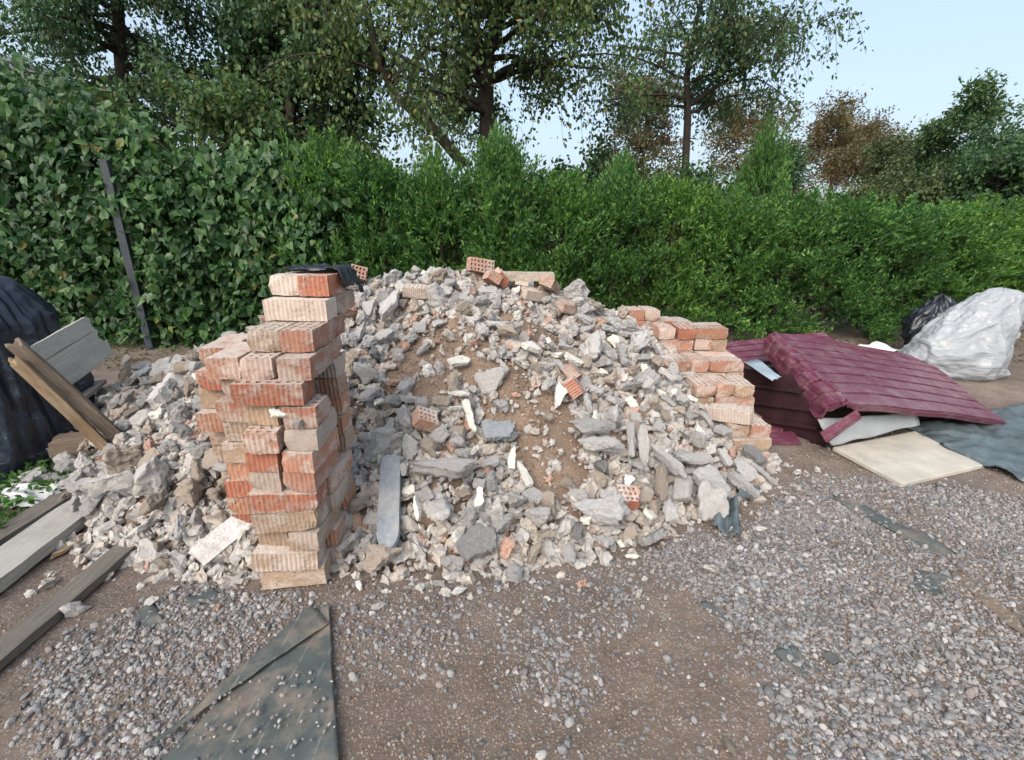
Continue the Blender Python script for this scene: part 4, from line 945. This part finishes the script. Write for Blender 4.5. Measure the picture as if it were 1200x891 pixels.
for a in range(26):
    z = .12 + a * .05; an = a * 2.4; tt.append(tube([(0, 0, z), (math.cos(an) * .2, math.sin(an) * .2, z + .10), (math.cos(an) * .36, math.sin(an) * .36, z + .24)], [.010, .007, .003], 4))
TRK = np_mesh('trunk', *join(tt), True)
WHERE = ['merging into the climbing vine', 'right after the vine, behind the tall brick stack', 'behind the gap between tall stack and summit', "behind the heap's summit, first tall leader", "behind the heap's summit beam, tallest leader", "behind the slope beyond the summit beam",
         "behind the heap's falling ridge", 'behind the end of the ridge', 'behind the low brick stack', 'behind the bent end of the burgundy sheets', 'behind the middle of the burgundy sheets', 'behind the far end of the burgundy sheets', 'behind the black bag', 'behind the whitish bundle', 'past the whitish bundle', 'at the far end of the hedge', 'filling the hedge beyond the bundle']
hx = np.linspace(-2.15, 8.6, 17)
tops = np.interp(hx, [-2.9, -1.8, -.8, -.1, .6, 1.5, 2.6, 4, 5.5, 7, 8.6], [1.95, 1.80, 1.62, 1.80, 1.56, 1.55, 1.40, 1.34, 1.32, 1.38, 1.46])
for i, (x, top) in enumerate(zip(hx, tops)):
    y = 5.55 + .03 * (x + 2) + max(0, x - 3.5) * .13 + random.uniform(-.06, .06)
    r = empty('thuja_shrub', (x, y, 0), random.uniform(0, 6.28)); tag(r, f'bright green thuja shrub of the hedge, {WHERE[i]}', 'thuja', 'thuja shrubs of the clipped hedge')
    s = top / 1.62; r.scale = (1.12, 1.12, s * random.uniform(.97, 1.05))
    link('crown', TH[i % 5], M['thuja_leaf'], r); link('trunk', TRK, M['bark_dark'], r)
# a taller dark spire rising out of the hedge
r = empty('thuja_shrub', (3.35, 6.7, 0)); tag(r, 'slim dark thuja spire rising above the hedge behind the low stack', 'thuja'); r.scale = (.62, .62, 1.34)
link('crown', TH[2], M['thuja_leaf'], r); link('trunk', TRK, M['bark_dark'], r)

for x, y, tp, lab in ((-.10, 5.95, 2.22, 'slim pointed thuja spire straight behind the summit'), (-.95, 5.9, 2.0, 'slim thuja spire behind the ridge by the tall stack'), (1.28, 5.95, 1.95, 'slim thuja spire behind the slope past the beam')):
    r = empty('thuja_shrub', (x, y, 0), x * 3); tag(r, lab, 'thuja'); r.scale = (.48, .48, tp / 1.75)
    link('crown', TH[1], M['thuja_leaf'], r); link('trunk', TRK, M['bark_dark'], r)
# climbing vine covering the fence at the left
vx = [-8.6, -7, -5.2, -4.2, -3.6, -3.0, -2.5, -2.0]; vt = [2.8, 2.75, 2.65, 2.45, 2.2, 2.0, 1.85, 1.65]
def vine(x0, x1, nleaf, seed, label, Lr=(.035, .115), shape=HEART):
    rs = np.random.default_rng(seed)
    root = empty('climbing_vine', ((x0 + x1) / 2, 5.2, 0)); tag(root, label, 'vine')
    nc = int(nleaf / 22); cx = rs.uniform(x0, x1, nc); top = np.interp(cx, vx, vt) + .9 * np.clip(vnoise(cx, cx * 0, 2.1, seed), -.3, .5); cz = top * rs.beta(1.35, .9, nc)
    cy = 5.02 + .10 * (cx + 3) * -.35 + .32 * vnoise(cx, cz, 1.3, seed) + .18 * vnoise(cx, cz, 3.7, seed) + rs.uniform(0, .8, nc) ** 1.6 + .25 * (cz / top) ** 3
    idx = rs.integers(0, nc, nleaf); P = np.stack([cx, cy, cz], 1)[idx] + rs.normal(0, 1, (nleaf, 3)) * np.array([.13, .07, .11]); P[:, 2] = np.maximum(P[:, 2], .03)
    N = np.array([0, -1, .55]) + rs.normal(0, .55, (nleaf, 3)); D = np.array([0, -.3, -.8]) + rs.normal(0, .6, (nleaf, 3))
    L = rs.uniform(*Lr, nleaf)
    b = root.location; P -= np.array(b)
    link('foliage', np_mesh('foliage', *leaf_arrays(P, D, unit(N), L, L * rs.uniform(.75, 1.0, nleaf), shape), False), M['vine_leaf'], root)
    st = []
    for s in range(int((x1 - x0) * 9)):
        x = rs.uniform(x0, x1); pts = [(x + rs.normal(0, .06) * k - b.x, 5.30 + .10 * (x + 3) * -.35 + rs.normal(0, .03) - b.y, h) for k, h in enumerate(np.linspace(0, float(np.interp(x, vx, vt)) * .95, 6))]
        st.append(tube(pts, np.linspace(.014, .004, 6), 5))
    link('stem', np_mesh('stem', *join(st), True), M['twig'], root)
vine(-8.6, -4.15, 25000, 31, 'dense big-leaved climbing vine behind the wrapped pile, up to the dark post')
vine(-4.15, -2.0, 14000, 32, 'dense big-leaved climbing vine between the dark post and the clipped hedge')
r = empty('fence_post', (-3.97, 5.17, 0)); tag(r, 'dark grey square metal fence post showing through the climbing vine', 'post')
bm, vs = box_bm(.07, .07, 1.92, 1, 1, 8); bmesh.ops.bevel(bm, geom=[e for e in bm.edges if abs((e.verts[0].co - e.verts[1].co).normalized().z) > .9], offset=.006, segments=1, affect='EDGES')
o = link('shaft', bm_mesh('shaft', bm), M['post_paint'], r, (0, -.24, .93), (0, 0, R(12)))
bm, vs = box_bm(.078, .078, .012); link('cap', bm_mesh('cap', bm), M['post_paint'], r, (0, -.24, 1.895), (0, 0, R(12)))
fe = empty('wire_fence', (-5, 5.35, 0)); tag(fe, 'dark wire mesh fence hidden under the climbing vine', 'fence')
w = [tube([(x, 5.37 - .035 * (x + 3), .04), (x, 5.37 - .035 * (x + 3), 1.8)], [.004, .004], 4) for x in np.arange(-8.6, -1.9, .12)] + [tube([(-8.6, 5.375 + .196, z), (-1.9, 5.375 - .0385, z)], [.004, .004], 4) for z in np.arange(.1, 1.81, .2)]
Vw, Fw = join(w); Vw = Vw - np.array([-5, 5.35, 0]); link('mesh_panel', np_mesh('mesh_panel', Vw, Fw), M['post_paint'], fe)

# trees
def tree(name, label, trunk, leafmat, bark, nlimb=26, limb=(1.2, 2.2), t0=.3, up=.35, droop=.25, twigs=9, twig=(.35, .8), per=16, L=(.05, .085), wr=.62, spread=.06, shape=OVAL, seed=0, extra=(), leafdown=.6, group=None, cat='tree', crownname='crown'):
    rs = np.random.default_rng(seed); base = Vector(trunk[0][0]); root = empty(name, base); tag(root, label, cat, group)
    tubes = []; Ps, Ds = [], []
    stems = [trunk] + list(extra)
    for st in stems: tubes.append(tube([p for p, r in st], [r for p, r in st], 9))
    for i in range(nlimb):
        st = stems[0] if not extra or rs.random() < .55 else stems[rs.integers(0, len(stems))]
        lo = t0 if st is trunk else .25
        t = lo + (1 - lo) * (i + rs.random()) / nlimb; f = t * (len(st) - 1); k = min(int(f), len(st) - 2)
        p = np.array(Vector(st[k][0]).lerp(Vector(st[k + 1][0]), f - k)); r0 = st[k][1] * .45
        a = rs.uniform(0, 2 * np.pi); ln = rs.uniform(*limb) * (1.15 - .55 * (t - lo) / (1 - lo))
        d = np.array([np.cos(a), np.sin(a), up + rs.normal(0, .2)]); d /= np.linalg.norm(d); pts = [p]; n = 7
        for s in range(n):
            d = d + rs.normal(0, .12, 3) + np.array([0, 0, -droop * .25 * (s / n)]); d /= np.linalg.norm(d); pts.append(pts[-1] + d * ln / n)
        tubes.append(tube(pts, np.linspace(max(.010, min(r0, .05)), .005, n + 1), 5))
        for w_ in range(twigs):
            f2 = rs.uniform(.25, 1) * n; k2 = min(int(f2), n - 1); q = pts[k2] + (pts[k2 + 1] - pts[k2]) * (f2 - k2)
            dd = rs.normal(size=3) * .8 + d * .7 + np.array([0, 0, .15]); dd /= np.linalg.norm(dd); tl_ = rs.uniform(*twig); tp = [q]
            for s in range(4):
                dd = dd + np.array([0, 0, -droop * .8]) + rs.normal(0, .1, 3); dd /= np.linalg.norm(dd); tp.append(tp[-1] + dd * tl_ / 4)
            tubes.append(tube(tp, np.linspace(.006, .002, 5), 3))
            m = rs.integers(int(per * .6), int(per * 1.4)); ft = rs.uniform(0, 4, m); kk = np.minimum(ft.astype(int), 3); tpa = np.array(tp)
            P = tpa[kk] + (tpa[kk + 1] - tpa[kk]) * (ft - kk)[:, None] + rs.normal(0, spread, (m, 3))
            Ps.append(P); Ds.append(dd[None] * .4 + rs.normal(0, .7, (m, 3)) + np.array([0, 0, -leafdown]))
    P, D = np.concatenate(Ps), np.concatenate(Ds); n = len(P); b = np.array(base); ls = rs.uniform(*L, n)
    V, F = join(tubes); link('trunk', np_mesh('trunk', V - b, F, True), M[bark], root)
    link(crownname, np_mesh(crownname, *leaf_arrays(P - b, D, unit(rs.normal(size=(n, 3)) + np.array([0, 0, .3])), ls, ls * wr, shape), False), M[leafmat], root)
    return root, n
def path(pts): return [(tuple(W(px, py, Y)) if not isinstance(px, tuple) else px, r) for px, py, Y, r in pts]
NL = []
b = W(572, 250, 8); b.z = 0
NL.append(tree('birch_tree', 'big leafy birch with a thick dark trunk and a slanting second stem behind the summit', [(b, .15)] + path([(571, 190, 8, .125), (570, 110, 8, .11), (572, 60, 8, .10), (590, 5, 7.9, .07), (612, -70, 7.8, .05), (620, -150, 7.8, .02)]), 'birch_leaf', 'bark_dark', 74, (1.2, 2.5), .27, .25, .6, 14, (.45, 1.1), 33, (.045, .085), .68, .075, seed=51,
     extra=[path([(545, 195, 8.0, .09), (505, 148, 7.9, .08), (462, 112, 7.8, .065), (440, 60, 7.7, .055), (428, 0, 7.6, .04), (420, -70, 7.6, .02)]), path([(571, 75, 8, .07), (545, 30, 8.1, .06), (520, -40, 8.2, .04), (500, -110, 8.2, .02)])])[1])
b = W(335, 260, 8.6); b.z = 0
NL.append(tree('maple_tree', 'dense dark green broadleaf tree rising over the vine beside the big birch', [(b, .12)] + path([(335, 180, 8.6, .10), (345, 90, 8.6, .085), (340, 10, 8.6, .07), (350, -90, 8.6, .03)]), 'dark_leaf', 'bark_dark', 72, (.9, 1.6), .2, .25, .35, 14, (.35, .75), 27, (.06, .11), .72, .08, seed=52)[1])
b = W(150, 260, 8.2); b.z = 0
NL.append(tree('pine_tree', 'dark ragged tree above the vine and roof edge', [(b, .12)] + path([(148, 150, 8.2, .10), (140, 50, 8.2, .085), (135, -60, 8.2, .06), (130, -140, 8.2, .03)]), 'dark_leaf', 'bark_dark', 72, (1.1, 2.2), .2, .12, .35, 14, (.35, .8), 36, (.05, .09), .5, .08, seed=53)[1])
b = W(800, 260, 10); b.z = 0
NL.append(tree('birch_tree', 'slender loose birch with drooping leaves against the sky, beyond the low stack', [(b, .10)] + path([(803, 200, 10, .075), (806, 140, 10, .07), (805, 90, 10, .06), (815, 30, 10, .045), (835, -50, 10, .02)]), 'birch_leaf', 'bark_dark', 40, (1.2, 2.2), .42, .40, .6, 12, (.4, 1.0), 26, (.05, .10), .6, .08, seed=54,
     extra=[path([(806, 125, 10, .045), (835, 105, 9.9, .04), (875, 80, 9.8, .03), (910, 50, 9.7, .02), (925, 10, 9.7, .01)])])[1])
def conifer(name, px, top, Y, wid, label, mat, bark, seed, n=44, group=None, per=24, L=(.09, .17), t0=.3):
    b = W(px, 260, Y); b.z = 0; tp = W(px, top, Y); h = tp.z
    return tree(name, label, [(b, h * .016), (b + Vector((0, 0, h * .5)), h * .011), (b + Vector((0, 0, h * .8)), h * .007), (tp, .01)], mat, bark, n, (wid * .7, wid), t0, .05, .2, 9, (wid * .2, wid * .45), per, L, .42, .10, KITE, seed, leafdown=.0, group=group)[1]
NL.append(conifer('larch_tree', 748, 88, 17, 1.5, 'rusty brown sunlit tree standing in the gap between the two birches', 'rust_leaf', 'bark_rust', 61))
NL.append(conifer('pine_tree', 868, 120, 19, 2.0, 'reddish pine behind the slender birch', 'rust_leaf', 'bark_rust', 62))
NL.append(conifer('pine_tree', 965, 138, 21, 2.0, 'rusty pine with bare orange trunk, first past the slender birch', 'rust_leaf', 'bark_rust', 63, t0=.42))
NL.append(conifer('pine_tree', 1008, 146, 22, 2.0, 'rusty pine with bare orange trunk, second past the slender birch', 'rust_leaf', 'bark_rust', 64, t0=.42))
NL.append(conifer('spruce_tree', 1048, 165, 17, 1.3, 'small olive conifer beside the rusty pines', 'olive_leaf', 'bark_dark', 65, t0=.15))
NL.append(conifer('spruce_tree', 1122, 108, 14, 1.2, 'tall pointed dark spire of a conifer against the open sky', 'dark_leaf', 'bark_dark', 66, 34, t0=.15))
NL.append(conifer('spruce_tree', 1085, 150, 15, 1.1, 'shorter dark conifer next to the tall pointed one', 'dark_leaf', 'bark_dark', 67, 30, t0=.15))
NL.append(conifer('spruce_tree', 905, 165, 9, .55, 'narrow dark green conifer under the slender birch', 'dark_leaf', 'bark_dark', 68, 30, t0=.1, L=(.05, .09)))
def shrub(px, top, Y, wid, label, mat, seed, n=34, L=(.06, .10), per=38, twigs=12):
    b = W(px, 260, Y); b.z = 0; tp = W(px, top, Y)
    return tree('shrub', label, [(b, .06), (b.lerp(tp, .4), .05), (b.lerp(tp, .8), .03)], mat, 'bark_dark', n, (wid * .6, wid), .12, .45, .15, twigs, (.25, .6), per, L, .65, .09, OVAL, seed, cat='shrub', crownname='foliage')[1]
NL.append(shrub(1180, 140, 9, 1.2, 'big dark shrub reaching above the end of the hedge', 'dark_leaf', 71, 40))
NL.append(shrub(1215, 112, 10, 1.6, 'arching dark shrub at the edge of the open sky', 'dark_leaf', 72, 36))
NL.append(shrub(1075, 190, 10, 1.2, 'dark bushy shrub below the pointed conifers', 'olive_leaf', 73, 26))
NL.append(shrub(985, 215, 10.5, 1.1, 'olive bush between hedge top and rusty pines', 'olive_leaf', 74, 22))
NL.append(shrub(840, 195, 8.5, 1.1, 'dark bush behind the hedge under the slender birch', 'dark_leaf', 75, 26))
NL.append(shrub(755, 185, 8.5, 1.0, 'grey green bush behind the hedge beneath the brown tree', 'olive_leaf', 76, 24))
NL.append(shrub(685, 165, 8.8, 1.0, 'dark round bush just past the big birch trunk', 'dark_leaf', 77, 26))
NL.append(shrub(610, 185, 8.8, .8, 'low dark bush at the base of the big birch', 'dark_leaf', 78, 18))
NL.append(shrub(480, 185, 8.4, 1.0, 'dark bush under the slanting birch stem', 'dark_leaf', 79, 24))
NL.append(shrub(400, 135, 7.6, 1.1, 'green bush where the vine meets the hedge', 'birch_leaf', 80, 28))
NL.append(shrub(255, 62, 7.0, 1.25, 'light green bush poking out over the climbing vine', 'birch_leaf', 81, 26))
NL.append(shrub(110, 72, 6.8, 1.1, 'green bush crowning the climbing vine below the roof edge', 'birch_leaf', 82, 30))
NL.append(shrub(-30, 118, 6.6, 1.0, 'green bush crowning the vine at its outermost end', 'birch_leaf', 83, 28))
print('leaves', NL)
# weeds beside the planks
n = 3800; x = rng.uniform(-2.75, -2.02, n); y = rng.uniform(1.0, 2.4, n); k = (x < -2.17 + .03 * np.sin(y * 20)) | (y > 2.12); x, y = x[k], y[k]; n = len(x)
P = np.stack([x, y, rng.uniform(.01, .10, n)], 1)
tag(link('weeds', np_mesh('weeds', *leaf_arrays(P, rng.normal(size=(n, 3)) + np.array([0, 0, .3]), unit(rng.normal(size=(n, 3)) * .5 + np.array([0, 0, 1])), rng.uniform(.02, .045, n), rng.uniform(.015, .03, n), OVAL)), M['weed_leaf']), 'low bright green weeds along the dark beam', 'weeds', kind='stuff')
# dry leaves and twig litter at the hedge foot
n = 5000; x = rng.uniform(-4.5, 8, n); y = 4.6 + .13 * np.maximum(0, x - 3.5) + rng.uniform(-.5, .9, n)
P = np.stack([x, y, ground_z(x, y) + rng.uniform(.005, .03, n)], 1)
tag(link('leaf_litter', np_mesh('leaf_litter', *leaf_arrays(P, rng.normal(size=(n, 3)) * np.array([1, 1, .3]), unit(rng.normal(size=(n, 3)) * .5 + np.array([0, 0, 1])), rng.uniform(.03, .06, n), rng.uniform(.015, .03, n), KITE)), M['rust_leaf']), 'dry leaf litter under the hedge', 'litter', kind='stuff')
# house whose roof edge shows over the vine
hs = empty('house', (-19, 15, 0)); tag(hs, 'house whose grey roof edge shows through the trees above the vine', 'house')
bm, vs = box_bm(9.0, 7.0, 4.8); bmesh.ops.translate(bm, vec=(0, 0, 2.4), verts=bm.verts[:]); link('wall', bm_mesh('wall', bm), M['house_render'], hs, (0, 3, 0))
for s in (-1, 1):
    bm, vs = box_bm(5.6, 7.8, .16); o = link('roof', bm_mesh('roof', bm), M['roof_grey'], hs, (s * 2.46, 3, 6.15), (0, s * R(27), 0))
bm, vs = box_bm(.6, .6, 1.6); link('chimney', bm_mesh('chimney', bm), M['brick_red'], hs, (-1.2, 4, 7.6))

# ------------------------------------------------------------------ light
SUN_EL, SUN_AZ = R(42), R(205)      # azimuth from +Y clockwise
w = bpy.data.worlds.new('World'); scene.world = w; w.use_nodes = True; nt = w.node_tree
sky = nt.nodes.new('ShaderNodeTexSky'); sky.sky_type = 'NISHITA'; sky.sun_disc = False; sky.sun_elevation = SUN_EL; sky.sun_rotation = SUN_AZ
sky.air_density = 1.0; sky.dust_density = 6; sky.ozone_density = 1.0
veil = nt.nodes.new('ShaderNodeMix'); veil.data_type = 'RGBA'; veil.inputs[0].default_value = .45     # thin even cloud veil over the clear sky
nt.links.new(sky.outputs[0], veil.inputs[6]); veil.inputs[7].default_value = (2.6, 3.15, 3.45, 1)
nt.links.new(veil.outputs[2], nt.nodes['Background'].inputs[0]); nt.nodes['Background'].inputs[1].default_value = .15
sd = bpy.data.lights.new('sun', 'SUN'); sd.energy = .9; sd.angle = R(40); sd.color = (1, .98, .96)
so = bpy.data.objects.new('sun', sd); C.objects.link(so)
dv = Vector((math.sin(SUN_AZ) * math.cos(SUN_EL), math.cos(SUN_AZ) * math.cos(SUN_EL), math.sin(SUN_EL)))
so.rotation_euler = dv.to_track_quat('Z', 'Y').to_euler()
vs_ = scene.view_settings; vs_.view_transform = 'Standard'; vs_.look = 'None'; vs_.gamma = 1; vs_.use_curve_mapping = False; vs_.exposure = 1.08
scene.cycles.max_bounces = 6; scene.cycles.diffuse_bounces = 3; scene.cycles.transmission_bounces = 3; scene.cycles.transparent_max_bounces = 4
scene.cycles.use_denoising = True
print('chunks', counts)
